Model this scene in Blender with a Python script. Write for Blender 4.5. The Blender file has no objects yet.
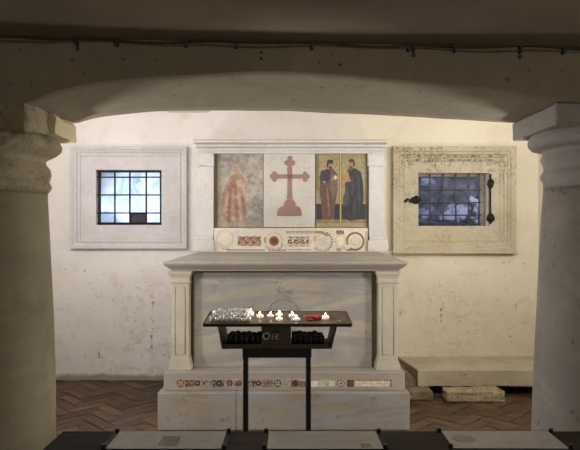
import bpy, bmesh, math, random
import numpy as np
from mathutils import Vector, Matrix, noise
random.seed(7)
S = bpy.context.scene
COL = S.collection
PI = math.pi
F = 560.0; CX = 290.0; HZ = 230.0; EYE = 1.42      # measuring constants of the survey

def wx(px, y): return (px-CX)*y/F
def wz(py, y): return EYE+(HZ-py)*y/F
def lin(c):
    return tuple(((v/255)/12.92 if v/255 <= .04045 else ((v/255+.055)/1.055)**2.4) for v in c[:3])

# ------------------------------------------------------------------ materials
class NT:
    def __init__(s, name):
        s.m = bpy.data.materials.new(name); s.m.use_nodes = True
        s.t = s.m.node_tree; s.n = s.t.nodes; s.l = s.t.links
        s.b = s.n['Principled BSDF']; s.out = s.n['Material Output']
        s.tc = s.n.new('ShaderNodeTexCoord').outputs['Object']
    def add(s, t, **k):
        n = s.n.new(t)
        for a, v in k.items(): setattr(n, a, v)
        return n
    def mapping(s, scale=(1,1,1), rot=(0,0,0), loc=(0,0,0), src=None):
        n = s.n.new('ShaderNodeMapping'); n.inputs['Scale'].default_value = scale
        n.inputs['Rotation'].default_value = rot; n.inputs['Location'].default_value = loc
        s.l.new(src or s.tc, n.inputs[0]); return n.outputs[0]
    def noise(s, scale, detail=4, rough=.55, dist=0, vec=None):
        n = s.n.new('ShaderNodeTexNoise'); n.inputs['Scale'].default_value = scale
        n.inputs['Detail'].default_value = detail; n.inputs['Roughness'].default_value = rough
        n.inputs['Distortion'].default_value = dist
        s.l.new(vec or s.tc, n.inputs['Vector']); return n.outputs['Fac']
    def ramp(s, f, stops):
        n = s.n.new('ShaderNodeValToRGB'); e = n.color_ramp.elements
        while len(e) < len(stops): e.new(.5)
        for i, (p, c) in enumerate(stops):
            e[i].position = p
            e[i].color = (c, c, c, 1) if isinstance(c, (int, float)) else tuple(c)+(1,)
        s.l.new(f, n.inputs[0]); return n.outputs[0]
    def math(s, op, a, b=None):
        n = s.n.new('ShaderNodeMath'); n.operation = op
        for i, v in enumerate((a, b)):
            if v is None: continue
            if isinstance(v, (int, float)): n.inputs[i].default_value = v
            else: s.l.new(v, n.inputs[i])
        return n.outputs[0]
    def mix(s, f, a, b, mode='MIX'):
        n = s.n.new('ShaderNodeMix'); n.data_type = 'RGBA'; n.blend_type = mode
        for i, v in ((0, f), (6, a), (7, b)):
            if isinstance(v, (int, float)): n.inputs[i].default_value = v
            elif isinstance(v, tuple): n.inputs[i].default_value = tuple(v)+(1,)
            else: s.l.new(v, n.inputs[i])
        return n.outputs[2]
    def xyz(s):
        n = s.n.new('ShaderNodeSeparateXYZ'); s.l.new(s.tc, n.inputs[0]); return n.outputs
    def bump(s, h, strength=.3, dist=.01):
        n = s.n.new('ShaderNodeBump'); n.inputs['Strength'].default_value = strength
        n.inputs['Distance'].default_value = dist; s.l.new(h, n.inputs['Height'])
        s.l.new(n.outputs[0], s.b.inputs['Normal'])
    def fin(s, col, rough=.7, metal=0, spec=None):
        if isinstance(col, tuple): s.b.inputs['Base Color'].default_value = tuple(col)+(1,)
        else: s.l.new(col, s.b.inputs['Base Color'])
        s.b.inputs['Roughness'].default_value = rough; s.b.inputs['Metallic'].default_value = metal
        if spec is not None: s.b.inputs['Specular IOR Level'].default_value = spec
        return s.m

def stone(name, c1, c2, scale=3, rough=.6, bump=.25, pit=None, veins=None, patch=None, pitscale=60, bdist=.008):
    """mottled stone: c1/c2 clouding, dark pits, veins, coloured patches"""
    t = NT(name)
    c = t.mix(t.ramp(t.noise(scale, 6, .6), [(.3, 0.), (.7, 1.)]), lin(c1), lin(c2))
    c = t.mix(t.math('MULTIPLY', t.ramp(t.noise(scale*9, 5, .65), [(.35, 0.), (.7, 1.)]), .35), c, lin(tuple(v*.8 for v in c1)))
    if patch:
        for pc, ps, lo, hi, amt in patch:
            c = t.mix(t.math('MULTIPLY', t.ramp(t.noise(ps, 5, .6, .6), [(lo, 0.), (hi, 1.)]), amt), c, lin(pc))
    if veins:
        vc, rot, vs, amt = veins
        m = t.mapping(scale=(vs*.35, vs*.6, vs*2.2), rot=rot)
        n = t.noise(1, 5, .55, 1.2, m)
        d = t.math('ABSOLUTE', t.math('SUBTRACT', n, .5))
        c = t.mix(t.math('MULTIPLY', t.ramp(d, [(0., 1.), (.06, 0.)]), amt), c, lin(vc))
        n2 = t.noise(.6, 3, .5, .5, m)
        c = t.mix(t.math('MULTIPLY', t.ramp(n2, [(.45, 0.), (.65, 1.)]), amt*.4), c, lin(vc))
    if pit:
        pm = t.ramp(t.noise(pitscale, 3, .5), [(.66, 0.), (.72, 1.)])
        c = t.mix(t.math('MULTIPLY', pm, .7), c, lin(pit))
    h = t.math('ADD', t.noise(scale*5, 6, .65), t.math('MULTIPLY', t.noise(scale*30, 4, .6), .35))
    t.bump(h, bump, bdist)
    return t.fin(c, rough)

def simple(name, c, rough=.5, metal=0, nscale=20, var=.25, bump=.1, spec=None):
    t = NT(name); a = lin(c); b = lin(tuple(v*(1-var) for v in c))
    n = t.noise(nscale, 5, .6)
    if bump: t.bump(n, bump, .003)
    return t.fin(t.mix(t.ramp(n, [(.35, 0.), (.65, 1.)]), a, b), rough, metal, spec)

# plaster of the bay's back wall: cream, with worn brown specks low down
WY = 5.30
def plaster_wall():
    t = NT('old_cream_plaster')
    x, y, z = t.xyz()
    c = t.mix(t.ramp(t.noise(1.3, 5, .55), [(.3, 0.), (.7, 1.)]), lin((224,219,212)), lin((212,206,197)))
    c = t.mix(t.math('MULTIPLY', t.ramp(x, [(.35, 0.), (.75, 1.)]), .55), c, lin((218,208,176)))      # warm light of the right-hand lamp put into the colour
    c = t.mix(t.math('MULTIPLY', t.ramp(t.noise(4.5, 6, .7, .3), [(.52, 0.), (.68, 1.)]), .35), c, lin((196,180,158)))
    low = t.ramp(z, [(.02, 1.), (.9, .75), (1., 0.)])                     # z < 1 m : damp, scuffed zone
    xl = t.ramp(t.math('ABSOLUTE', t.math('ADD', x, 1.3)), [(.25, 1.), (.6, .1)])
    xr = t.ramp(t.math('ABSOLUTE', t.math('SUBTRACT', x, 1.55)), [(.2, .8), (.5, .1)])
    side = t.math('MAXIMUM', xl, xr)
    f = t.math('MULTIPLY', t.ramp(t.noise(22, 6, .8), [(.5, 0.), (.66, 1.)]), t.ramp(t.noise(5, 4, .6, 0, t.mapping(loc=(2,5,1))), [(.42, .15), (.6, 1.)]))
    c = t.mix(t.math('MULTIPLY', t.math('MULTIPLY', f, low), t.math('MULTIPLY', side, .85)), c, lin((176,156,130)))
    for sx, za, zb2 in ((wx(151.5, WY), .3, .62), (wx(153, WY), .45, .8), (wx(441, WY), .55, .68)):
        ln = t.ramp(t.math('ABSOLUTE', t.math('SUBTRACT', t.math('ADD', x, t.math('MULTIPLY', t.noise(9), .02)), sx+.01)), [(.006, 1.), (.011, 0.)])
        zr = t.math('MULTIPLY', t.math('GREATER_THAN', z, za), t.math('LESS_THAN', z, zb2))
        c = t.mix(t.math('MULTIPLY', t.math('MULTIPLY', ln, zr), t.ramp(t.noise(22, 3), [(.48, 0.), (.56, .8)])), c, lin((122,86,62)))
    f3 = t.ramp(t.noise(14, 6, .75, 0, t.mapping(scale=(1,1,.45))), [(.63, 0.), (.66, 1.)])
    c = t.mix(t.math('MULTIPLY', t.math('MULTIPLY', f3, low), .65), c, lin((120,100,80)))
    f5 = t.ramp(t.noise(9, 6, .7, .4, t.mapping(scale=(1,1,1.4), loc=(7,2,4))), [(.56, 0.), (.62, 1.)])
    c = t.mix(t.math('MULTIPLY', t.math('MULTIPLY', f5, low), .3), c, lin((178,160,136)))
    # horizontal band of knocks between sill and mid wall
    band = t.math('MULTIPLY', t.ramp(z, [(.0, 0.), (.9, 0.)]), 1.)
    f4 = t.ramp(t.noise(11, 5, .7, 0, t.mapping(scale=(1,1,1.6), loc=(3,0,1))), [(.63, 0.), (.65, 1.)])
    zb = t.ramp(t.math('ABSOLUTE', t.math('SUBTRACT', z, .98)), [(.1, 1.), (.35, 0.)])
    c = t.mix(t.math('MULTIPLY', t.math('MULTIPLY', f4, zb), .7), c, lin((150,134,116)))
    # grime line just above the floor
    g = t.math('SUBTRACT', z, t.math('MULTIPLY', t.noise(9, 5, .6), .07))
    c = t.mix(t.math('MULTIPLY', t.ramp(g, [(.0, 1.), (.03, 0.)]), .75), c, lin((128,106,82)))
    h = t.math('ADD', t.noise(6, 6, .6), t.math('MULTIPLY', t.noise(70, 4, .6), .25))
    t.bump(h, .25, .012)
    return t.fin(c, .9)

M = {}
M['wall'] = plaster_wall()
M['vault'] = stone('limewashed_vault_plaster', (222,216,206), (212,205,193), 1.2, .92, .2)
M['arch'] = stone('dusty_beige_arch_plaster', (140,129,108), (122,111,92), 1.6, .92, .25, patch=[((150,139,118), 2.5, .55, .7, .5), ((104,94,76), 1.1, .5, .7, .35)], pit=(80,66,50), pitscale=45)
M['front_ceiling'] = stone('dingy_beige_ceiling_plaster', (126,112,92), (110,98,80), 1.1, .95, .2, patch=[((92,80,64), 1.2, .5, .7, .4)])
M['column'] = stone('olive_grey_column_stone', (136,126,100), (102,92,70), 2.2, .72, .3, patch=[((160,150,122), 3, .55, .68, .45), ((88,78,58), 5, .56, .7, .35)])
M['column2'] = stone('mauve_grey_column_stone', (138,130,120), (116,109,100), 2.4, .75, .25, patch=[((165,158,150), 4, .55, .7, .4), ((112,104,98), 6, .6, .72, .35)], pit=(70,62,58), pitscale=22)
M['capital'] = stone('worn_whitewashed_capital_stone', (160,149,122), (122,111,88), 4, .85, .7, patch=[((84,74,56), 9, .52, .62, .6)], pit=(84,72,56), pitscale=30, bdist=.015)
M['capital2'] = stone('pale_grey_capital_stone', (156,149,142), (138,131,124), 3.5, .8, .35, patch=[((140,132,124), 6, .55, .7, .4)], pit=(96,88,80), pitscale=40)
M['cream_block'] = stone('cream_block_plaster', (214,202,166), (200,186,150), 5, .85, .3)
marble_c = ((168,160,145), (140,131,116))
M['marble'] = stone('veined_grey_white_marble', *marble_c, 2.2, .45, .18, veins=((122,121,124), (0,.22,0), 1.7, .65), patch=[((150,130,102), 3, .52, .68, .55), ((112,90,66), 9, .61, .68, .55)], pit=(130,112,90), pitscale=34)
M['mensa'] = stone('worn_grey_marble_slab', (156,148,134), (134,126,113), 2.6, .5, .22, veins=((130,124,120), (0,.05,0), 2.0, .5), pit=(120,106,88), pitscale=30)
M['step'] = stone('greyish_step_marble', (150,143,130), (120,111,97), 2.1, .5, .2, veins=((132,134,140), (0,.5,0), 1.5, .6), patch=[((132,110,82), 2.6, .48, .64, .65), ((96,76,56), 8, .59, .67, .6)], pit=(112,94,72), pitscale=26)
M['pilaster'] = stone('cream_marble_pilaster', (174,166,149), (154,146,128), 4, .5, .15, patch=[((170,156,132), 6, .56, .7, .4)])
M['retable'] = stone('chalky_white_marble', (206,202,197), (190,185,179), 3, .6, .22, patch=[((182,170,154), 4, .56, .72, .45)], pit=(150,134,116), pitscale=40)
M['cross_slab'] = stone('plain_cream_slab', (194,189,181), (184,178,170), 5, .6, .1, pit=(150,140,124), pitscale=45)
M['porphyry'] = stone('dull_red_porphyry', (148,116,106), (136,106,98), 9, .55, .1, pit=(104,70,64), pitscale=90)
M['surround_left'] = stone('pale_grey_marble_surround', (206,201,199), (188,182,180), 3, .6, .25, patch=[((204,188,156), 1.6, .56, .72, .5), ((160,152,148), 8, .58, .7, .4)])
def sooty_surround():
    t = NT('weathered_yellowish_marble_surround'); x, y, z = t.xyz()
    c = t.mix(t.ramp(t.noise(3, 6, .6), [(.3, 0.), (.7, 1.)]), lin((196,187,164)), lin((174,164,140)))
    c = t.mix(t.math('MULTIPLY', t.ramp(t.noise(1.8, 5, .6), [(.5, 0.), (.68, 1.)]), .5), c, lin((186,164,124)))
    up = t.ramp(t.math('ADD', z, t.math('MULTIPLY', t.noise(4, 4), .2)), [(.3, .35), (.7, 1.)])
    f = t.ramp(t.noise(34, 6, .8), [(.47, 0.), (.6, 1.)]); f2 = t.ramp(t.noise(5, 4, .6, 0, t.mapping(loc=(3,3,3))), [(.38, .15), (.58, 1.)])
    c = t.mix(t.math('MULTIPLY', t.math('MULTIPLY', f, f2), t.math('MULTIPLY', up, .85)), c, lin((78,70,56)))
    t.bump(t.math('ADD', t.noise(20, 6, .65), t.noise(80, 3)), .4, .006); return t.fin(c, .7)
M['surround_right'] = sooty_surround()
M['grime'] = stone('grimy_carved_moulding', (150,140,116), (196,186,154), 14, .8, .5, patch=[((66,60,48), 26, .5, .6, .8)], pit=(50,44,36), pitscale=60)
M['bench'] = stone('worn_travertine_bench', (196,185,163), (170,158,134), 4, .7, .3, patch=[((160,144,114), 5, .54, .7, .5)], pit=(110,94,70), pitscale=30)
M['rubble'] = stone('rough_brown_rubble', (148,130,104), (110,92,70), 8, .9, .8, patch=[((176,160,132), 14, .56, .66, .6)], pit=(60,48,36), pitscale=30, bdist=.02)
M['speckled'] = stone('speckled_carved_stone', (206,192,156), (176,160,124), 16, .85, .9, pit=(70,58,42), pitscale=75, patch=[((96,80,56), 50, .53, .6, .6)], bdist=.02)
M['gap'] = stone('gap_shade_core', (150,132,106), (122,104,82), 6, .9, .4)  # brown holds the shade of the gaps beside the altar panel
M['iron'] = simple('dark_wrought_iron', (38,36,36), .6, .6, 40, .4, .3)
M['iron_light'] = simple('grey_painted_grating_metal', (52,52,60), .4, .6, 40, .3, .1)
M['iron_dirty'] = simple('rusty_black_iron', (34,28,24), .75, .3, 60, .5, .6)
M['stand_metal'] = simple('blackened_steel', (44,41,36), .5, .3, 25, .35, .1)
M['box_metal'] = simple('olive_brown_painted_steel', (82,70,52), .6, .1, 25, .25, .1)
M['tray'] = simple('brown_wax_stained_copper_tray', (90,68,49), .55, .0, 18, .4, .25)
M['silver'] = simple('aluminium_cup_metal', (235,235,238), .3, .8, 50, .1, 0)
M['wax'] = simple('white_candle_wax', (238,230,216), .5, 0, 30, .06, 0)
M['palecup'] = simple('pale_frosted_cup_plastic', (214,214,212), .3, 0, 60, .25, 0)
M['darkcup'] = simple('dark_plastic_candle_cups', (24,23,26), .35, 0, 30, .3, 0)
M['red'] = simple('red_translucent_plastic', (206,72,62), .35, 0, 20, .15, 0)
M['whitepaint'] = simple('white_marker_paint', (200,198,192), .6, 0, 20, .1, 0)
M['chrome'] = simple('scratched_chrome', (215,213,206), .4, .4, 50, .15, 0)
M['match'] = simple('pale_match_wood', (190,160,120), .7, 0, 30, .2, 0)
M['cable'] = simple('dusty_grey_cable_sheath', (110,98,78), .7, 0, 30, .3, .1)
M['cable_dark'] = simple('black_cable_sheath', (62,54,44), .6, 0, 30, .3, .1)
M['vent'] = simple('dark_grey_vent_plate', (52,54,58), .6, .3, 30, .3, .2)
M['paper'] = simple('printed_white_card', (222,217,210), .6, 0, 8, .06, 0)
M['ink'] = simple('grey_printing_ink', (196,190,183), .7, 0, 30, .1, 0)
M['picture'] = simple('greyish_printed_picture', (182,172,162), .7, 0, 60, .3, 0)
M['bolt'] = simple('black_round_bolt', (16,15,15), .4, .4, 30, .2, 0)
M['lamp_body'] = simple('white_lamp_housing', (210,208,200), .4, 0, 20, .05, 0)

def flame_mat():
    t = NT('candle_flame'); t.b.inputs['Base Color'].default_value = (1,.7,.35,1)
    t.b.inputs['Emission Color'].default_value = (1,.72,.42,1); t.b.inputs['Emission Strength'].default_value = 60
    return t.m
M['flame'] = flame_mat()
def lamp_mat(name, c, s):
    t = NT(name); t.b.inputs['Emission Color'].default_value = tuple(c)+(1,); t.b.inputs['Emission Strength'].default_value = s
    return t.m
def litwax():
    t = NT('glowing_wax'); t.b.inputs['Base Color'].default_value = (.9,.82,.7,1)
    t.b.inputs['Emission Color'].default_value = (1,.75,.5,1); t.b.inputs['Emission Strength'].default_value = 3.6
    return t.m
M['litwax'] = litwax()
def wood():
    t = NT('dark_stained_rail_wood')
    m = t.mapping(scale=(2, 28, 28)); n = t.noise(3, 6, .6, .4, m)
    c = t.mix(t.ramp(n, [(.35, 0.), (.65, 1.)]), lin((34,26,25)), lin((58,46,42)))
    t.bump(n, .2, .003); return t.fin(c, .7, 0, .2)
M['wood'] = wood()
def thin_glass(name, tint, rough, gl=.08, diff=0., dcol=(1,1,1)):
    t = NT(name); t.n.remove(t.b)
    tr = t.add('ShaderNodeBsdfTransparent'); tr.inputs[0].default_value = tuple(tint)+(1,)
    g = t.add('ShaderNodeBsdfGlossy'); g.inputs['Roughness'].default_value = rough
    mx = t.add('ShaderNodeMixShader')
    n = t.noise(5, 5, .65)
    t.l.new(t.ramp(n, [(.3, gl*.5), (.8, gl*2)]), mx.inputs[0])
    t.l.new(tr.outputs[0], mx.inputs[1]); t.l.new(g.outputs[0], mx.inputs[2])
    o = mx.outputs[0]
    if diff:
        d = t.add('ShaderNodeBsdfTranslucent'); 
        c = t.mix(t.ramp(t.noise(3.4, 6, .6, .8), [(.4, 0.), (.6, 1.)]), lin(dcol), lin(tuple(v*.72 for v in dcol)))
        t.l.new(c, d.inputs[0])
        m2 = t.add('ShaderNodeMixShader'); m2.inputs[0].default_value = diff
        t.l.new(o, m2.inputs[1]); t.l.new(d.outputs[0], m2.inputs[2]); o = m2.outputs[0]
    t.l.new(o, t.out.inputs[0]); return t.m
M['glass'] = thin_glass('dusty_window_glass', (.9,.94,1), .3, .005)
M['frosted'] = thin_glass('cloudy_window_glass', (.9,.95,1), .3, .04, .7, (235,240,250))
M['acrylic'] = thin_glass('clear_acrylic_cover', (.93,.93,.93), .12, .02)
M['clearcup'] = thin_glass('clear_plastic_cup', (.8,.82,.85), .05, .5, .18, (250,250,250))
def attr_mat(name, rough=.6, nz=.12, bump=.15):
    t = NT(name); a = t.add('ShaderNodeVertexColor'); a.layer_name = 'Col'
    n = t.noise(60, 4, .6)
    c = t.mix(t.ramp(n, [(.3, nz), (.7, 0.)]), a.outputs[0], (.03,.025,.02))
    t.bump(n, bump, .003); return t.fin(c, rough)
M['art'] = attr_mat('inlay_and_paint', .55)
M['brick'] = attr_mat('old_terracotta_floor_bricks', .62, .35, .5)
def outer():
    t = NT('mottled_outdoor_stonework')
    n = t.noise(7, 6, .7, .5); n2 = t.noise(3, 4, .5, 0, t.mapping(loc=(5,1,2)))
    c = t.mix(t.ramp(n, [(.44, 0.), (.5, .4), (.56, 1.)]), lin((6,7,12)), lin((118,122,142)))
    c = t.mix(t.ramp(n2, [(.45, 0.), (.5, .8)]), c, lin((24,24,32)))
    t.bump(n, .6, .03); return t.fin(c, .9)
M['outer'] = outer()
M['outer_white'] = simple('whitewashed_light_well', (240,240,240), .9, 0, 4, .08, .1)

# ------------------------------------------------------------------ mesh helpers
def box(bm, x0, x1, y0, y1, z0, z1, bev=0, mi=0, seg=1):
    g = bmesh.ops.create_cube(bm, size=1)['verts']
    bmesh.ops.scale(bm, vec=(abs(x1-x0), abs(y1-y0), abs(z1-z0)), verts=g)
    bmesh.ops.translate(bm, vec=((x0+x1)/2, (y0+y1)/2, (z0+z1)/2), verts=g)
    fs = set(f for v in g for f in v.link_faces)
    for f in fs: f.material_index = mi
    if bev:
        es = list(set(e for v in g for e in v.link_edges))
        r = bmesh.ops.bevel(bm, geom=es, offset=bev, segments=seg, profile=.5, affect='EDGES')
        for f in r['faces']: f.material_index = mi
        g = list(set(v for f in r['faces'] for v in f.verts) | set(v for v in g if v.is_valid))
    return g
def lathe(bm, prof, seg=32, cx=0, cy=0, cz=0, mi=0, cap=True):
    rings = []
    for r, z in prof:
        rings.append([bm.verts.new((cx+r*math.cos(2*PI*i/seg), cy+r*math.sin(2*PI*i/seg), cz+z)) for i in range(seg)])
    for a, b in zip(rings, rings[1:]):
        for i in range(seg):
            f = bm.faces.new((a[i], a[(i+1) % seg], b[(i+1) % seg], b[i])); f.material_index = mi; f.smooth = True
    if cap:
        f = bm.faces.new(list(reversed(rings[0]))); f.material_index = mi
        f = bm.faces.new(rings[-1]); f.material_index = mi
    return [v for r in rings for v in r]
def tube(bm, pts, r, seg=8, mi=0):
    pts = [Vector(p) for p in pts]; rings = []
    for i, p in enumerate(pts):
        d = (pts[min(i+1, len(pts)-1)]-pts[max(i-1, 0)]).normalized()
        u = d.cross(Vector((0,0,1)) if abs(d.z) < .9 else Vector((1,0,0))).normalized(); w = d.cross(u)
        rr = r[i] if isinstance(r, (list, tuple)) else r
        rings.append([bm.verts.new(p+u*rr*math.cos(2*PI*k/seg)+w*rr*math.sin(2*PI*k/seg)) for k in range(seg)])
    for a, b in zip(rings, rings[1:]):
        for k in range(seg):
            f = bm.faces.new((a[k], a[(k+1) % seg], b[(k+1) % seg], b[k])); f.smooth = True; f.material_index = mi
    f = bm.faces.new(list(reversed(rings[0]))); f.material_index = mi
    f = bm.faces.new(rings[-1]); f.material_index = mi
def loops(bm, ls, close_last=True, close_first=False, mi=0, closed=True):
    vs = [[bm.verts.new(p) for p in l] for l in ls]
    for a, b in zip(vs, vs[1:]):
        n = len(a)
        for i in range(n if closed else n-1):
            j = (i+1) % n
            bm.faces.new((a[i], a[j], b[j], b[i])).material_index = mi
    if close_last: bm.faces.new(vs[-1]).material_index = mi
    if close_first: bm.faces.new(list(reversed(vs[0]))).material_index = mi
def prism_xz(bm, pts, y0, y1, mi=0):
    loops(bm, [[(x, y0, z) for x, z in pts], [(x, y1, z) for x, z in pts]], True, True, mi)
def wear(bm, amp, freq, cuts=0, seed=0):
    if cuts: bmesh.ops.subdivide_edges(bm, edges=list(bm.edges), cuts=cuts, use_grid_fill=True)
    bm.normal_update()
    for v in bm.verts:
        p = v.co*freq+Vector((seed, seed*2, 0))
        v.co += v.normal*amp*(noise.noise(p)+.5*noise.noise(p*2.3))
def build(name, bm, mats, parent=None, smooth=False, norm=True):
    if norm: bmesh.ops.recalc_face_normals(bm, faces=list(bm.faces))
    me = bpy.data.meshes.new(name); bm.to_mesh(me); bm.free()
    for m in (mats if isinstance(mats, (list, tuple)) else [mats]): me.materials.append(m)
    if smooth:
        for p in me.polygons: p.use_smooth = True
    o = bpy.data.objects.new(name, me); COL.objects.link(o)
    if parent is not None:
        o.parent = parent
        b = Vector((0,0,0)); q = parent
        while q is not None: b += q.location; q = q.parent
        if b.length: me.transform(Matrix.Translation(-b))
    return o
def tag(o, label=None, cat=None, group=None, kind=None):
    for k, v in (('label', label), ('category', cat), ('group', group), ('kind', kind)):
        if v: o[k] = v
    return o
def thing(name, loc, label, cat, group=None):
    o = bpy.data.objects.new(name, None); COL.objects.link(o); o.location = loc
    return tag(o, label, cat, group)
def B(): return bmesh.new()
def copy_tree(o, parent=None):
    c = o.copy(); COL.objects.link(c)
    if parent is not None: c.parent = parent
    for ch in list(o.children): copy_tree(ch, c)
    return c

class Canvas:
    """grid of colours for inlay work and painted panels: pixel coordinates of the survey"""
    def __init__(s, x0, x1, y0, y1, res, base):
        s.x0, s.x1, s.y0, s.y1 = x0, x1, y0, y1
        s.nx = max(2, int((x1-x0)*res)); s.ny = max(2, int((y1-y0)*res))
        s.X, s.Y = np.meshgrid(np.linspace(x0, x1, s.nx), np.linspace(y0, y1, s.ny))
        s.C = np.zeros((s.ny, s.nx, 3)); s.C[:] = base
        s.rng = np.random.default_rng(int(x0*7+y0))
    def put(s, m, c, a=1.):
        m = (np.clip(m, 0, 1)*a)[..., None]; s.C = s.C*(1-m)+np.array(c, float)*m
    def ell(s, cx, cy, rx, ry, c, a=1., soft=.15, rot=0):
        co, si = math.cos(rot), math.sin(rot); dx, dy = s.X-cx, s.Y-cy
        d = np.hypot((dx*co+dy*si)/rx, (-dx*si+dy*co)/ry)
        s.put((1-d)/soft+.5 if soft else d < 1, c, a)
    def ring(s, cx, cy, r, w, c, a=1., dots=0, a0=None, a1=None):
        dx, dy = s.X-cx, s.Y-cy; d = np.hypot(dx, dy); m = np.clip((w/2-abs(d-r))*3+.5, 0, 1)
        th = np.arctan2(dy, dx)
        if dots: m = m*((np.sin(th*dots) > 0)*.85+.15)
        if a0 is not None: m = m*((th >= a0) & (th <= a1))
        s.put(m, c, a)
    def rect(s, x0, x1, y0, y1, c, a=1.): s.put(((s.X >= x0) & (s.X <= x1) & (s.Y >= y0) & (s.Y <= y1))*1., c, a)
    def poly(s, pts, c, a=1.):
        m = np.zeros(s.X.shape, bool); n = len(pts); j = n-1
        for i in range(n):
            xi, yi = pts[i]; xj, yj = pts[j]
            if yi != yj:
                k = ((yi > s.Y) != (yj > s.Y)) & (s.X < (xj-xi)*(s.Y-yi)/(yj-yi)+xi); m ^= k
            j = i
        s.put(m*1., c, a)
    def checks(s, x0, x1, y0, y1, q, cols):
        ix = np.floor((s.X-x0)/q).astype(int); iy = np.floor((s.Y-y0)/q).astype(int)
        ins = (s.X >= x0) & (s.X <= x1) & (s.Y >= y0) & (s.Y <= y1)
        k = (ix*7+iy*13+(ix*iy)) % len(cols)
        tri = ((s.X-x0) % q)+((s.Y-y0) % q) > q
        k = (k+tri) % len(cols)
        for i, c in enumerate(cols): s.put((ins & (k == i))*1., c)
    def grain(s, amp, cell=1.5):
        gx, gy = max(2, int((s.x1-s.x0)/cell)), max(2, int((s.y1-s.y0)/cell))
        g = s.rng.random((gy+1, gx+1)); fx = (s.X-s.x0)/(s.x1-s.x0)*(gx-1e-3); fy = (s.Y-s.y0)/(s.y1-s.y0)*(gy-1e-3)
        ix, iy = fx.astype(int), fy.astype(int); u, v = fx-ix, fy-iy
        n = (g[iy, ix]*(1-u)+g[iy, ix+1]*u)*(1-v)+(g[iy+1, ix]*(1-u)+g[iy+1, ix+1]*u)*v
        s.C += ((n-.5)*2*amp)[..., None]; return n
    def mesh(s, name, y, thick, parent, mat=None):
        me = bpy.data.meshes.new(name); nx, ny = s.nx, s.ny
        fx = (s.X-CX)*y/F; fz = EYE+(HZ-s.Y)*y/F
        front = np.stack([fx, np.full_like(fx, y), fz], -1).reshape(-1, 3)
        i = np.arange(nx*ny).reshape(ny, nx)
        q = np.stack([i[:-1, :-1], i[1:, :-1], i[1:, 1:], i[:-1, 1:]], -1).reshape(-1, 4).tolist()
        c = [i[0, 0], i[0, -1], i[-1, -1], i[-1, 0]]; n0 = nx*ny
        back = [(front[k][0], y+thick, front[k][2]) for k in c]
        edges = [i[0, :], i[:, -1], i[-1, ::-1], i[::-1, 0]]
        for k, e in enumerate(edges): q.append([int(v) for v in e]+[n0+(k+1) % 4, n0+k])
        q.append([n0, n0+1, n0+2, n0+3])
        me.from_pydata([tuple(v) for v in front]+back, [], q)
        ca = me.color_attributes.new('Col', 'FLOAT_COLOR', 'POINT')
        C = np.clip(s.C, 0, 255)/255; L = np.where(C <= .04045, C/12.92, ((C+.055)/1.055)**2.4).reshape(-1, 3)
        L = np.vstack([L, np.repeat(L[:1], 4, 0)]); L = np.hstack([L, np.ones((len(L), 1))])
        ca.data.foreach_set('color', L.astype(np.float32).ravel())
        me.materials.append(mat or M['art']); me.update()
        o = bpy.data.objects.new(name, me); COL.objects.link(o); o.parent = parent
        b = Vector((0,0,0)); p = parent
        while p is not None: b += p.location; p = p.parent
        me.transform(Matrix.Translation(-b))
        return o

# ------------------------------------------------------------------ the setting
WY = 5.30; XL, XR = -2.35, 2.35; YF = 1.95; YB = 2.38; YN = -1.6
ZC = 2.075
# floor : herringbone terracotta
def floor():
    L, W, g = .30, .10, .004
    vs, fs, cs = [], [], []
    rng = random.Random(3)
    c45 = math.cos(PI/4)
    def quad(x, y, w, h):
        base = rng.choice([(88,64,42), (80,58,38), (98,74,50), (74,54,36), (92,64,40), (82,62,42)])
        k = rng.uniform(.85, 1.1); col = lin(tuple(v*k for v in base))
        p = [(x+g, y+g), (x+w-g, y+g), (x+w-g, y+h-g), (x+g, y+h-g)]
        q = [((a-b)*c45, (a+b)*c45+1.8) for a, b in p]
        if not any(XL < a < XR and YN < b < WY+.05 for a, b in q): return
        z = rng.uniform(-.002, .002); n = len(vs)
        tilt = [rng.uniform(-.0015, .0015) for _ in range(4)]
        for (a, b), t in zip(q, tilt): vs.append((min(max(a, XL), XR), min(max(b, YN), WY), z+t))
        fs.append((n, n+1, n+2, n+3)); cs.extend([col]*4)
    n = 3
    for i in range(-60, 60):
        for j in range(-24, 24):
            ox = i*W+j*L*1.0; oy = i*W-j*L*1.0
            quad(ox, oy, L, W); quad(ox-W+0, oy+0, W, L) if False else quad(ox+L, oy+W-L, W, L)
    m = len(vs)
    vs += [(XL, YN, -.006), (XR, YN, -.006), (XR, WY, -.006), (XL, WY, -.006)]; fs.append((m, m+1, m+2, m+3)); cs += [lin((58,45,33))]*4
    vs += [(XL, YN, -.1), (XR, YN, -.1), (XR, WY, -.1), (XL, WY, -.1)]; fs.append((m+7, m+6, m+5, m+4)); cs += [lin((58,45,33))]*4
    me = bpy.data.meshes.new('floor'); me.from_pydata(vs, [], fs)
    ca = me.color_attributes.new('Col', 'FLOAT_COLOR', 'POINT')
    ca.data.foreach_set('color', np.array([c+(1,) for c in cs], np.float32).ravel())
    me.materials.append(M['brick'])
    o = bpy.data.objects.new('floor', me); COL.objects.link(o); tag(o, kind='structure')
floor()

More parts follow.
